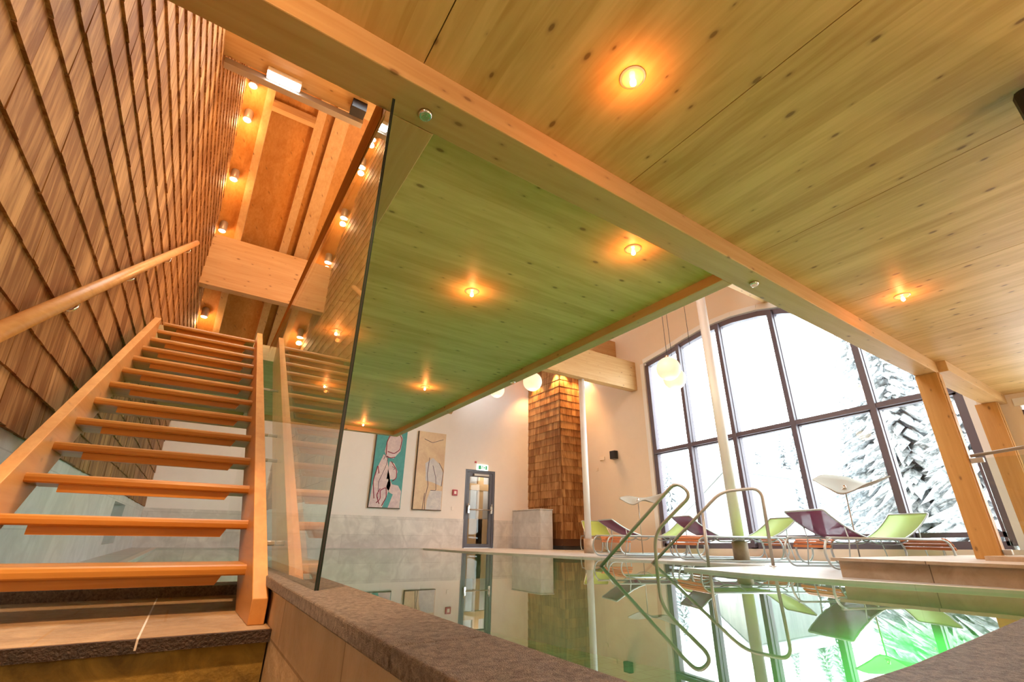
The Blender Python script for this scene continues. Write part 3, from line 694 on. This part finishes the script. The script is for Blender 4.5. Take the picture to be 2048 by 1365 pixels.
# exit sign above the door
p = ony(965, 936, YB - .04)
ex = thing('exit_sign', 'small glowing green and white exit sign above the glazed door', 'sign', (p.x, YB, p.z)); ex['_w'] = 1
bm = B_(); box(bm, p.x - .19, p.x + .19, YB - .05, YB - .005, p.z - .085, p.z + .085); wobj('sign_box', bm, 'signwhite', ex, .004)
bm = B_(); yy = YB - .053; zc = p.z
def sq(x0, x1, z0, z1): box(bm, p.x + x0, p.x + x1, yy, yy + .002, zc + z0, zc + z1)
sq(-.14, -.055, -.055, .055)                                     # door field
sq(-.035, -.02, -.05, .03); sq(-.02, .02, .015, .03); sq(.0, .015, -.05, .015); sq(-.02, .01, .038, .058)   # running figure
prism(bm, [(p.x + .03, yy, zc), (p.x + .06, yy, zc + .035), (p.x + .06, yy, zc - .035)], (0, .002, 0)); sq(.06, .085, -.014, .014)
sq(.10, .15, -.055, .055)
wobj('pictogram', bm, 'signgreen', ex)
# wall fittings
def fit(name, px, py, w, h, mat, label, cat, d=.05):
    q = ony(px, py, YB); bm = B_(); box(bm, q.x - w / 2, q.x + w / 2, YB - d, YB - .001, q.z - h / 2, q.z + h / 2)
    return tag(obj(name, bm, mat, None, .006), label, cat)
al = thing('fire_alarm', 'small red fire alarm box on the white wall left of the door', 'alarm', (*ony(909, 986, YB).xy, ony(909, 986, YB).z)); al['_w'] = 1
q = ony(909, 986, YB)
bm = B_(); box(bm, q.x - .075, q.x + .075, YB - .05, YB - .001, q.z - .08, q.z + .08); wobj('alarm_box', bm, 'red', al, .006)
bm = B_(); box(bm, q.x - .035, q.x + .035, YB - .056, YB - .05, q.z - .04, q.z + .04); wobj('alarm_window', bm, 'white', al)
fit('light_switch', 905, 1018, .07, .1, 'white', 'small white switch plate below the red fire alarm', 'switch', .015)
fit('small_sensor', 951, 925, .06, .05, 'red', 'tiny reddish sensor at the left of the exit sign', 'sensor', .03)
def fitx(name, px, py, w, h, mat, label, cat, d=.05):
    q = onx(px, py, XR); bm = B_(); box(bm, XR - d, XR - .001, q.y - w / 2, q.y + w / 2, q.z - h / 2, q.z + h / 2)
    return tag(obj(name, bm, mat, None, .008), label, cat)
fitx('wall_speaker', 1231, 911, .20, .22, 'black', 'small black loudspeaker on the warm wall left of the gable window', 'speaker', .13)
fitx('wall_sensor', 1205, 918, .20, .10, 'plaster_warm', 'flat beige sensor box beside the black wall loudspeaker', 'sensor', .02)
fitx('thermostat', 1195, 940, .09, .09, 'plaster_warm', 'small square thermostat below the beige sensor box', 'thermostat', .02)

# ================================================================== paintings
def painting(cs, label, base):
    x0, x1 = min(c[0] for c in cs), max(c[0] for c in cs)
    z0, z1 = cs[0][1], cs[1][1]
    t = thing('painting', label, 'painting', ((x0 + x1) / 2, YB, z0)); t['_w'] = 1
    bm = B_(); box(bm, x0, x1, YB - .05, YB - .004, z0, z1, 0); wobj('canvas', bm, base, t)
    bm = B_(); box(bm, x0 - .018, x0 - .001, YB - .055, YB - .004, z0 - .02, z1); box(bm, x0, x1, YB - .052, YB - .004, z0 - .02, z0 - .001)
    wobj('canvas_edge', bm, 'canvas_edge', t)
    def patch(name, mat, polys, lift):
        bm = B_()
        for pl in polys:
            vs = [(x0 + u * (x1 - x0), YB - .05 - lift, z0 + v * (z1 - z0)) for u, v in pl]
            prism(bm, vs, (0, .0008, 0))
        wobj(name, bm, mat, t)
    def line(name, mat, paths, r, lift):
        bm = B_()
        for pl in paths: tube(bm, [(x0 + u * (x1 - x0), YB - .05 - lift, z0 + v * (z1 - z0)) for u, v in pl], r, 6, .05)
        wobj(name, bm, mat, t)
    return patch, line
patch, line = painting([(3.75, .66), (4.60, 2.78)], 'tall teal painting with a pale abstract figure outlined in crimson', 'teal')
patch('pale_figure', 'pinkwhite', [[(.0, .0), (.42, .0), (.52, .12), (.62, .27), (.50, .45), (.40, .62), (.28, .64), (.14, .48), (.04, .25)],
      [(.38, .60), (.62, .60), (.82, .70), (.86, .86), (.74, .97), (.50, .98), (.36, .84), (.30, .68)], [(.60, .0), (.98, .0), (.98, .2), (.86, .27), (.66, .28), (.54, .36), (.48, .24), (.60, .18), (.72, .16)],
      [(.46, .34), (.74, .34), (.80, .44), (.66, .54), (.50, .56)]], .002)
line('crimson_outline', 'crimson', [[(.36, .64), (.34, .80), (.50, .96), (.58, .88), (.66, .95), (.84, .86), (.80, .72), (.62, .66), (.40, .68)],
     [(.38, .62), (.52, .60), (.66, .62)], [(.22, .05), (.34, .10), (.30, .20), (.48, .24), (.52, .12), (.40, .02)], [(.14, .1), (.05, .3), (.14, .5), (.2, .4)],
     [(.56, .56), (.76, .46), (.78, .36), (.66, .32)], [(.3, .22), (.2, .14), (.32, .04)]], .011, .004)
line('dark_line', 'umbrapaint', [[(.26, .1), (.22, .3), (.4, .5), (.44, .62)], [(.6, .5), (.7, .48), (.66, .46)], [(.36, .64), (.30, .58)]], .006, .004)
patch, line = painting([(4.96, .66), (5.80, 2.78)], 'tall ochre painting with a grey washed abstract form, nearer the glazed door', 'ochre')
patch('grey_form', 'greywash', [[(.44, .0), (.98, .0), (.98, .24), (.56, .24), (.46, .12)], [(.36, .36), (.62, .34), (.94, .30), (.98, .46), (.84, .58), (.56, .66), (.30, .58), (.34, .46)]], .002)
line('dark_line', 'umbrapaint', [[(.40, .0), (.38, .14), (.46, .30), (.40, .44), (.44, .66)], [(.56, .24), (.76, .24), (.72, .40), (.58, .56)], [(.32, .0), (.36, .2)], [(.94, .3), (.98, .5), (.8, .6)], [(.2, .9), (.5, .86), (.9, .92)]], .007, .004)

# ================================================================== lamps
# recessed glass downlights
def downlight(label, p, zc, group='recessed glass downlights in the wooden ceilings', lit=True, rr=.060, e=1.7):
    t = thing('downlight', label, 'ceiling lamp', (p.x, p.y, zc), 0, group)
    bm = B_(); lathe(bm, [(rr, 0), (rr, -.006), (rr * .8, -.008)], (0, 0, 0), 28); obj('trim_ring', bm, 'lampring', t)
    bm = B_(); lathe(bm, [(rr * .86, -.009), (rr * .86, -.014), (rr * .5, -.022), (.012, -.024)], (0, 0, 0), 28); obj('glass_cover', bm, 'lampglass', t)
    bm = B_(); lathe(bm, [(.004, -.024), (.014, -.028), (.014, -.045), (.005, -.052)], (0, 0, 0), 14); obj('bulb', bm, 'bulb' if lit else 'steel', t)
    if lit: lamp('downlight_glow', 'POINT', (0, 0, -.10), e, (1.0, .24, .05), .02, parent=t)
    return t
downlight('large lit downlight in the low ceiling, nearest the camera', onz(1265, 155, ZN), ZN)
downlight('lit downlight at the right of the low ceiling near the wooden posts', onz(1804, 592, ZN), ZN)
downlight('lit downlight under the gallery closest to the main beam', onz(1266, 498, ZS), ZS)
downlight('lit downlight under the middle of the gallery', onz(944, 583, ZS), ZS)
downlight('lit gallery downlight seen through the glass screen, the nearer one', onz(673, 662, ZS), ZS)
downlight('lit gallery downlight seen through the glass screen, the farther one', onz(650, 769, ZS), ZS)
downlight('lit downlight near the back of the gallery beside the pool edge beam', onz(850, 774, ZS), ZS)
pp = onz(727, 847, ZS); downlight('last lit downlight at the back edge of the gallery above the paintings', pp, ZS)
# small glass sensors under the beams
for px, py, zc, lab in ((851, 228, ZB, 'unlit glass lamp under the main beam near the glass screen'), (1508, 566, ZB, 'unlit glass lamp under the main beam right of the gallery corner'), (1022, 763, ZB, 'small unlit lamp under the gallery edge beam above the door')):
    p = onz(px, py, zc); t = thing('beam_lamp', lab, 'ceiling lamp', (p.x if py != 763 else 3.125, p.y, zc), 0, 'unlit lamps under the beams')
    bm = B_(); lathe(bm, [(.034, 0), (.034, -.01), (.028, -.02)], (0, 0, 0), 24); obj('lamp_ring', bm, 'chrome', t)
    bm = B_(); lathe(bm, [(.022, -.02), (.02, -.034), (.006, -.038)], (0, 0, 0), 18); obj('lamp_cover', bm, 'lampglass', t)
# wall-washing spots along the shingled wall
spots = [((506, 172), 'topmost'), ((494, 240), 'second from the top'), ((467, 359), 'third from the top'), ((444, 462), 'just above the glowing cross beam'), ((408, 634), 'below the glowing cross beam near the top stair')]
for (px, py), w in spots:
    d = ray(px, py); s = 11.94 / (d.z + .64 * d.y); p = d * s
    t = thing('ceiling_spot', 'round ceiling spot beside the shingled wall, %s' % w, 'ceiling lamp', p, 0, 'spots washing the shingled wall')
    bm = B_(); lathe(bm, [(.055, .22), (.07, .20), (.075, .03), (.07, .0)], (0, 0, 0), 24); obj('spot_body', bm, 'steel', t)
    bm = B_(); lathe(bm, [(.06, -.001), (.055, -.012), (.02, -.016)], (0, 0, 0), 24); obj('spot_face', bm, 'spotface', t)
    lamp('spot_glow', 'POINT', (0, 0, -.15), 7, (1, .56, .25), .05, parent=t)
# emergency light and metal channel under the cross beam
e0, e1 = onz(545, 138, 5.155), onz(598, 172, 5.155)
em = thing('emergency_light', 'bright white rectangular lamp panel under the cross beam of the stair hall', 'lamp', (-.24, 4.92, 5.1)); em['_w'] = 1
bm = B_(); box(bm, -.43, -.05, 4.86, 4.99, 5.10, 5.159); wobj('lamp_housing', bm, 'white', em)
bm = B_(); box(bm, -.42, -.06, 4.87, 4.98, 5.088, 5.099); wobj('lit_panel', bm, 'emerg', em)
tag(onebox('cable_channel', (XL + .03, .75, 5.005, 5.10, 5.07, 5.15), 'steel'), 'grey metal cable channel along the high cross beam', 'channel')
q = onz(717, 217, 5.10)
tag(onebox('roof_camera', (q.x - .09, q.x + .09, q.y - .08, q.y + .08, 5.02, 5.155), 'black'), 'small black box fixed under the high cross beam', 'camera')
# pendant globes
for px, py, D, r, lab in ((1065, 764, 9.6, .205, 'glowing globe pendant beside the shingled pillar'), (1337, 738, 7.9, .20, 'glowing globe pendant in front of the gable window, the upper left of the touching pair'),
                          (1349, 758, 8.6, .20, 'glowing globe pendant in front of the gable window, the lower right of the touching pair'), (994, 781, 9.6, .16, 'glowing globe pendant just showing below the gallery edge beam')):
    p = onr(px, py, D); t = thing('globe_pendant', lab, 'pendant lamp', p, 0, 'glowing globe pendants')
    bm = B_(); bmesh.ops.create_uvsphere(bm, u_segments=32, v_segments=20, radius=r)
    for f in bm.faces: f.smooth = True
    obj('globe', bm, 'globe', t)
    bm = B_(); lathe(bm, [(.035, r - .01), (.035, r + .03), (.01, r + .05)], (0, 0, 0), 16); obj('cap', bm, 'chrome', t)
    bm = B_(); top = (roof(max(p.y, 6.8)) if p.x < 5.85 else roofm(p.y)) - p.z; tube(bm, [(0, 0, r + .04), (0, 0, top)], .005, 6); obj('cord', bm, 'darkgrey', t)
    lamp('globe_glow', 'POINT', (0, 0, -r - .06), 5, (1, .75, .45), .15, parent=t)
p = onr(1372, 640, 8.4); bm = B_(); tube(bm, [(p.x, p.y, 2.9), (p.x, p.y, roofm(p.y))], .005, 6); tag(obj('pendant_cord', bm, 'darkgrey'), 'thin dark cord hanging beside the tall round column', 'cord')
# spots over the shingled pillar
for px, py, w, lab in ((1106, 750, 0, 'spot lighting the left face of the shingled pillar near its corner'), (1131, 751, 1, 'spot lighting the right face of the shingled pillar near its corner'), (1068, 772, 0, 'spot lighting the left face of the shingled pillar near the back wall'), (1178, 765, 2, 'spot lighting the warm wall right of the shingled pillar')):
    if w == 0: p = onx(px, py, sx0 - .14)
    elif w == 1: p = ony(px, py, sy0 - .14)
    else: p = Vector((9.42, 10.75, 4.55))
    p.z = 4.95
    t = thing('pillar_spot', lab, 'ceiling lamp', p, 0, 'spots above the shingled pillar')
    bm = B_(); lathe(bm, [(.05, .12), (.06, .1), (.06, 0)], (0, 0, 0), 20); tube(bm, [(0, 0, .1), (0, 0, (roofm(p.y)) - p.z)], .01, 8); obj('spot_body', bm, 'steel', t)
    bm = B_(); lathe(bm, [(.05, -.001), (.045, -.01)], (0, 0, 0), 20); obj('spot_face', bm, 'spotface', t)
    lamp('pillar_glow', 'SPOT', (0, 0, -.04), 90, (1, .50, .18), .04, parent=t, spot=1.6)
# black loudspeaker at the right frame edge
p = onz(2050, 205, 1.86)
tag(onebox('ceiling_speaker', (p.x, p.x + .35, p.y - .17, p.y + .03, 1.62, 1.95), 'black', None, .03), 'black box at the right edge of the picture under the low ceiling', 'speaker')

# ================================================================== pool handrails
def railobj(paths, label, feet=()):
    t = thing('pool_handrail', label, 'handrail', (*paths[0][0].xy, ZW), 0, 'steel handrails at the pool steps'); t['_w'] = 1
    for i, pth in enumerate(paths):
        bm = B_(); tube(bm, pth, .021, 14, .16 if i == 0 else .05); wobj('rail_tube' if i == 0 else 'support_tube', bm, 'steel', t)
    for f in feet:
        bm = B_(); lathe(bm, [(.05, ZF), (.05, ZF + .008), (.03, ZF + .014)], (f[0], f[1], 0), 20); wobj('foot_plate', bm, 'chrome', t)
    return t
s0 = onz(1203, 1133, ZW); v0 = onz(1311, 1139, ZW)
A_, Bq = (s0.x, s0.y), (v0.x, v0.y)
low = s0 + (s0 - onv(1300, 1027, A_, Bq)) * .35
pa = [low, onv(1328, 990, A_, Bq), onv(1352, 964, A_, Bq), onv(1384, 990, A_, Bq), onv(1356, 1018, A_, Bq), onv(1309, 1067, A_, Bq), v0 + Vector((0, 0, -.5))]
railobj([pa], 'steel pool handrail with a tight hairpin top, the left one')
s1 = onz(1306, 1127, ZW); v1 = onz(1547, 1134, ZF)
A_, Bq = (s1.x, s1.y), (v1.x, v1.y)
low = s1 + (s1 - onv(1380, 1050, A_, Bq)) * .5
pb = [low, onv(1442, 984, A_, Bq), onv(1522, 976, A_, Bq), v1]
j = onv(1405, 1026, A_, Bq)
railobj([pb, [j, onv(1417, 1134, A_, Bq) + Vector((0, 0, -.25))]], 'steel pool handrail with a flat top and deck foot, the right one', [(v1.x, v1.y)])

# glass balustrade by the first post
gb = thing('glass_balustrade', 'glass balustrade with steel rail and clamps beside the near wooden post', 'balustrade', (7.05, .5, -.1)); gb['_w'] = 1
ra, rb = onx(1941, 913, 7.05), onx(2048, 895, 7.05)
tt = (rb - ra) / (rb.y - ra.y); rc = ra + tt * (-.3 - ra.y)
bm = B_(); tube(bm, [ra, rc], .018, 12); wobj('top_rail', bm, 'steel', gb)
bm = B_(); prism(bm, [(7.05, 1.60, -.09), (7.05, -.3, -.09), (7.05, -.3, .86), (7.05, 1.60, .86)], (.012, 0, 0)); wobj('glass_pane', bm, 'glass', gb)
for px, py in ((1957, 921), (2013, 1105)):
    p = onx(px, py, 7.05); bm = B_(); box(bm, 7.03, 7.08, p.y - .045, 1.684, p.z - .025, p.z + .025); wobj('clamp', bm, 'steel', gb, .005)

# ================================================================== loungers
def lounger(label, px, py, D, head_az, fabric, back=.62, ang=42):
    p = onr(px, py, D)
    # local: +x = head end, origin under the hinge, z=0 on the deck
    t = thing('sun_lounger', label, 'sun lounger', (p.x, p.y, ZF), PI / 2 - math.radians(head_az), 'tube framed sun loungers by the gable window')
    w = .32; zs = .36
    for s in (-1, 1):
        bm = B_()
        pts = [(.62, s * w, zs)]
        for kx in range(9):
            a = PI / 2 - kx * PI / 8; pts.append((.55 + .13 * math.cos(a), s * w, .19 + .17 * math.sin(a)))
        pts += [(.3, s * w, .02), (-.9, s * w, .02)]
        for kx in range(9):
            a = -PI / 2 - kx * PI / 8; pts.append((-1.15 + .15 * math.cos(a), s * w, .19 + .17 * math.sin(a)))
        pts += [(-1.0, s * w, zs), (.62, s * w, zs)]
        tube(bm, pts[1:], .014, 8); obj('side_frame', bm, 'tube', t)
    for x0 in (-1.28,):
        bm = B_(); sgn = -1 if x0 < 0 else 1; cx = -1.15 if sgn < 0 else .55
        for kk in range(5):
            a = PI / 2 - (kk + .3) * PI / 11; rx = .175
            cx_, cz = cx + sgn * rx * math.cos(a), .19 + (.18) * math.sin(a)
            m_ = Vector((cx_, 0, cz)); tx = Vector((math.sin(a) * sgn, 0, -math.cos(a))) * .018; nn = Vector((math.cos(a) * sgn, 0, math.sin(a))) * .007
            prism(bm, [m_ - tx - nn + Vector((0, -w - .02, 0)), m_ + tx - nn + Vector((0, -w - .02, 0)), m_ + tx + nn + Vector((0, -w - .02, 0)), m_ - tx + nn + Vector((0, -w - .02, 0))], (0, 2 * w + .04, 0))
        obj('slatted_end', bm, 'slat', t)
    bm = B_()
    # sling: seat flat, curving up into the raised back
    prof = [(-1.05, zs + .012), (-.5, zs + .004), (-.1, zs - .01), (.02, zs + .01)]
    for kx in range(1, 9):
        f = kx / 8; a = math.radians(ang * (.45 + .62 * f)); prof.append((prof[-1][0] + back / 8 * math.cos(a), prof[-1][1] + back / 8 * math.sin(a)))
    va = [bm.verts.new((x, -w + .012, z)) for x, z in prof]; vb = [bm.verts.new((x, w - .012, z)) for x, z in prof]
    for i in range(len(prof) - 1):
        f = bm.faces.new((va[i], va[i + 1], vb[i + 1], vb[i])); f.smooth = True
    o = obj('sling', bm, fabric, t); sm = o.modifiers.new('thick', 'SOLIDIFY'); sm.thickness = .006
    bm = B_(); bp = prof[3:]
    tube(bm, [(x, -w, z) for x, z in bp] + [(x, w, z) for x, z in reversed(bp)], .011, 8, .03); obj('back_frame', bm, 'tube', t)
    xm, zm_ = bp[4]
    for s in (-1, 1):
        bm = B_(); tube(bm, [(xm, s * w, zm_), (xm - .02, s * w, zs - .02), (xm + .05, s * w, .03)], .008, 6); obj('prop_leg', bm, 'tube', t)
    for xx in (-.6, .1):
        bm = B_(); tube(bm, [(xx, -w, zs - .02), (xx, -w * .5, zs - .07), (xx, w * .5, zs - .07), (xx, w, zs - .02)], .009, 6, .08); obj('cross_tube', bm, 'tube', t)
    return t
lounger('lime lounger farthest left, its back raised in front of the shingled pillar', 1199, 1078, 13.1, 26, 'lime', ang=46)
lounger('plum lounger farthest left, leaning back in front of the warm wall', 1268, 1078, 9.6, 290, 'purple', .60, 32)
lounger('lime lounger seen behind the pool handrails, right of the white wing shade', 1334, 1078, 11.5, 108, 'lime', .60, 40)
lounger('plum lounger directly behind the pool handrails', 1424, 1078, 9.9, 291, 'purple', .66, 38)
lounger('lime lounger just right of the tall round column', 1517, 1078, 9.15, 112, 'lime', .60, 38)
lounger('largest plum lounger, under the right wing shade', 1692, 1079, 7.9, 290, 'purple', .64, 37)
lounger('lime lounger farthest right, next to the near wooden post', 1766, 1079, 9.55, 110, 'lime', .70, 40)

# wing-shaped shades on thin poles
def wing(label, top, bot, D, dfar, foot, joint):
    """leaf of cloth: its far and near edges, drooping towards the joint"""
    t = thing('wing_shade', label, 'sun shade', Vector((joint.x, joint.y, ZF)), 0, 'leaf shaped sun shades on thin poles'); t['_w'] = 1
    def smooth(P, n=24):
        out = []
        for k in range(n + 1):
            u = k / n * (len(P) - 1); i = min(int(u), len(P) - 2); f = u - i
            p0, p1, p2, p3 = P[max(i - 1, 0)], P[i], P[i + 1], P[min(i + 2, len(P) - 1)]
            out.append(.5 * ((2 * p1) + (p2 - p0) * f + (2 * p0 - 5 * p1 + 4 * p2 - p3) * f * f + (3 * p1 - p0 - 3 * p2 + p3) * f ** 3))
        return out
    n = len(top)
    T = smooth([onr(x, y, D + dfar * (1 if 0 < i < n - 1 else .2)) for i, (x, y) in enumerate(top)])
    Q = smooth([onr(x, y, D - .35 * (1 if 0 < i < n - 1 else 0)) for i, (x, y) in enumerate(bot)])
    bm = B_(); g = [[bm.verts.new(a * (1 - v) + b * v + Vector((0, 0, -.05 * math.sin(PI * v) * (a - b).length))) for v in (k / 6 for k in range(7))] for a, b in zip(T, Q)]
    for r0, r1 in zip(g, g[1:]):
        for k in range(6): bm.faces.new((r0[k], r0[k + 1], r1[k + 1], r1[k])).smooth = True
    o = wobj('canopy', bm, 'sail', t); sf = o.modifiers.new('thick', 'SOLIDIFY'); sf.thickness = .012
    bm = B_(); tube(bm, [Vector((foot.x, foot.y, ZF + .01)), joint], .009, 8); wobj('pole', bm, 'steel', t)
    bm = B_(); lathe(bm, [(.10, 0), (.10, .012), (.02, .02)], (foot.x, foot.y, ZF), 24); wobj('pole_foot', bm, 'steel', t)
    bm = B_(); tube(bm, [joint + Vector((0, 0, -.04)), joint + Vector((0, 0, .03))], .022, 10); tube(bm, [joint, joint + Vector((-.05, .06, -.07))], .012, 8); wobj('joint', bm, 'chrome', t)
wing('cream leaf shaped shade above the largest plum lounger', [(1625, 960), (1645, 951), (1690, 955), (1732, 967), (1781, 953)], [(1625, 961), (1655, 978), (1687, 990), (1735, 969), (1781, 953)], 8.55, .5, onr(1706, 1062, 8.55), onr(1689, 976, 8.55))
wing('white leaf shaped shade on a thin pole left of the pool handrails', [(1239, 996), (1256, 993), (1282, 997), (1304, 994), (1337, 984)], [(1239, 999), (1266, 1011), (1288, 1001), (1312, 1006), (1337, 984)], 11.4, .4, onr(1284, 1085, 11.4), onr(1276, 1001, 11.4))

# ================================================================== outside
bm = B_(); n = 26
g = [[None] * (n + 1) for _ in range(n + 1)]
for i in range(n + 1):
    for j in range(n + 1):
        x = 10.3 + (i / n) ** 1.6 * 150; y = -40 + j / n * 190
        h = -.75 + max(0, (x - 22)) * .10 + 2.2 * math.sin(y * .06 + 1) * min(1, max(0, (x - 30) / 30)) + .15 * math.sin(x * .9) * math.cos(y * .7)
        if x > 80: h += 3 * math.sin(y * .045)
        g[i][j] = bm.verts.new((x, y, h))
for i in range(n):
    for j in range(n): bm.faces.new((g[i][j], g[i + 1][j], g[i + 1][j + 1], g[i][j + 1])).smooth = True
tag(obj('snow_field', bm, 'snow'), 'snow covered ground and slopes outside the windows', 'snow', None, 'stuff')
def conifer_mesh(h, r, seed, layers=34, per=30):
    random.seed(seed); bm = B_()
    for k in range(layers):
        f = k / layers; z = h * (.08 + .90 * f); rr = r * (1 - f) ** .85 + .08
        for j in range(max(6, int(per * (1 - f * .5)))):
            a = random.random() * 2 * PI; L = rr * random.uniform(.55, 1.12); w = L * .10 + .05
            d = Vector((math.cos(a), math.sin(a), 0)); s = Vector((-d.y, d.x, 0)); o = Vector((0, 0, z + random.uniform(-.1, .1) * h / layers))
            droop = L * random.uniform(.2, .6)
            v = [bm.verts.new(o + d * .05 + Vector((0, 0, .12))), bm.verts.new(o + d * L * .55 + s * w + Vector((0, 0, -droop * .35))), bm.verts.new(o + d * L + Vector((0, 0, -droop))),
                 bm.verts.new(o + d * L * .55 - s * w + Vector((0, 0, -droop * .35))), bm.verts.new(o + d * L * .5 + Vector((0, 0, -droop * .1 + w * .35))), bm.verts.new(o + d * L * .5 + Vector((0, 0, -droop * .5 - w * .5)))]
            for q in ((0, 1, 4), (1, 2, 4), (2, 3, 4), (3, 0, 4), (0, 5, 1), (1, 5, 2), (2, 5, 3), (3, 5, 0)): bm.faces.new([v[i] for i in q])
    return bm
cm = []
for sd, (h, r) in enumerate(((9, 1.8), (12, 2.0), (7, 1.7))):
    t = thing('snowy_conifer', 'snow laden conifer', 'tree', (0, 0, 0), 0, 'snow laden conifers outside the gable window')
    obj('crown', conifer_mesh(h, r, 50 + sd), 'snowtree', t); bm = B_(); tube(bm, [(0, 0, -.6), (0, 0, h * .3)], .16, 8); obj('trunk', bm, 'bark', t); cm.append((t, h))
random.seed(3)
trees = [(1, 1822, 22, 'tall snow laden conifer filling the pane beside the near wooden post'), (0, 1872, 19, 'broad snow laden conifer just behind the near wooden post'),
         (1, 1935, 24, 'snow laden conifer between the two wooden posts'), (2, 2010, 17, 'snow laden conifer in the right window beside the far post'), (0, 1600, 48, 'faint distant snowy conifer beside the middle mullion'),
         (1, 1630, 60, 'faint very distant snowy conifer behind the right wing shade'), (2, 1756, 26, 'small snowy conifer left of the tall one near the post'), (1, 1545, 75, 'faint snowy conifer low on the far slope'),
         (2, 1350, 50, 'distant snowy conifer in the leftmost window bay')]
used = set()
for kk, px, D, lab in trees:
    p = onr(px, 1075, D); src, h = cm[kk]
    zg = -.75 + max(0, (p.x - 22)) * .10 - .1
    if kk not in used: used.add(kk); src.location = (p.x, p.y, zg); src['label'] = lab; src.rotation_euler = (0, 0, random.random() * 6)
    else: dup(src, (p.x, p.y, zg), random.random() * 6, lab)
# neighbouring shed with board cladding, terrace railing
q = onr(1440, 1060, 17)
sh = thing('wooden_shed', 'grey board clad shed with a snowy roof seen behind the tall round column', 'shed', (q.x, q.y, -.75)); sh['_w'] = 1
bm = B_(); y0 = q.y
prism(bm, [(q.x, y0 + 1.6, -.8), (q.x, y0 - .5, -.8), (q.x, y0 - .5, 2.05), (q.x, y0 + 1.6, .55)], (4, 0, 0)); wobj('shed_wall', bm, 'shed', sh)
bm = B_(); prism(bm, [(q.x - .3, y0 + 1.9, .36), (q.x - .3, y0 - .6, 2.18), (q.x - .3, y0 - .6, 2.38), (q.x - .3, y0 + 1.9, .56)], (4.6, 0, 0)); wobj('shed_roof', bm, 'snow', sh)
bm = B_()
for kk in range(5): box(bm, 11.9, 11.93, -4, 2.6, -.42 + kk * .13, -.32 + kk * .13)
for kk in range(4): box(bm, 11.93, 12.0, -3.8 + kk * 2.1, -3.72 + kk * 2.1, -.8, .2)
tag(obj('terrace_fence', bm, 'shed'), 'low horizontal board fence of the snowy terrace beyond the right window', 'fence')
tag(onebox('snow_cap', (11.82, 12.1, -4, 2.6, .21, .38), 'snow', None, .04), 'cushion of snow lying on the terrace fence', 'snow')

# ================================================================== more light
lamp('underwater_light', 'SPOT', (3.0, 1.6, -.45), 60, (.55, 1, .28), .03, spot=2.7)
lamp('underwater_light', 'SPOT', (4.5, 1.7, -.42), 50, (.04, 1, .14), .03, spot=2.7)
lamp('underwater_light', 'SPOT', (1.6, 7.5, -.45), 80, (.85, 1, .90), .03, spot=2.7)  # whitish fill added to brighten the far gallery underside and marble
lamp('unseen_entrance_light', 'POINT', (-.25, .7, 1.9), 9, (1, .58, .28), .12)
lamp('entrance_spot', 'SPOT', (-.05, 1.15, 1.95), 120, (1, .60, .30), .05, (math.radians(22), 0, 0), spot=1.15)
lamp('unseen_entrance_light', 'POINT', (1.6, -1.8, .9), 34, (1, .66, .38), .15)  # warm fill added behind the camera, no fixture here
lamp('unseen_entrance_light', 'POINT', (5.5, -1.5, 1.0), 60, (1, .72, .45), .15)  # second added fill behind the camera, towards the right
lamp('gallery_hall_lamp', 'POINT', (1.6, 6.4, 4.6), 120, (1, .56, .27), .3)
for o in list(bpy.data.objects):
    if '_w' in o: del o['_w']
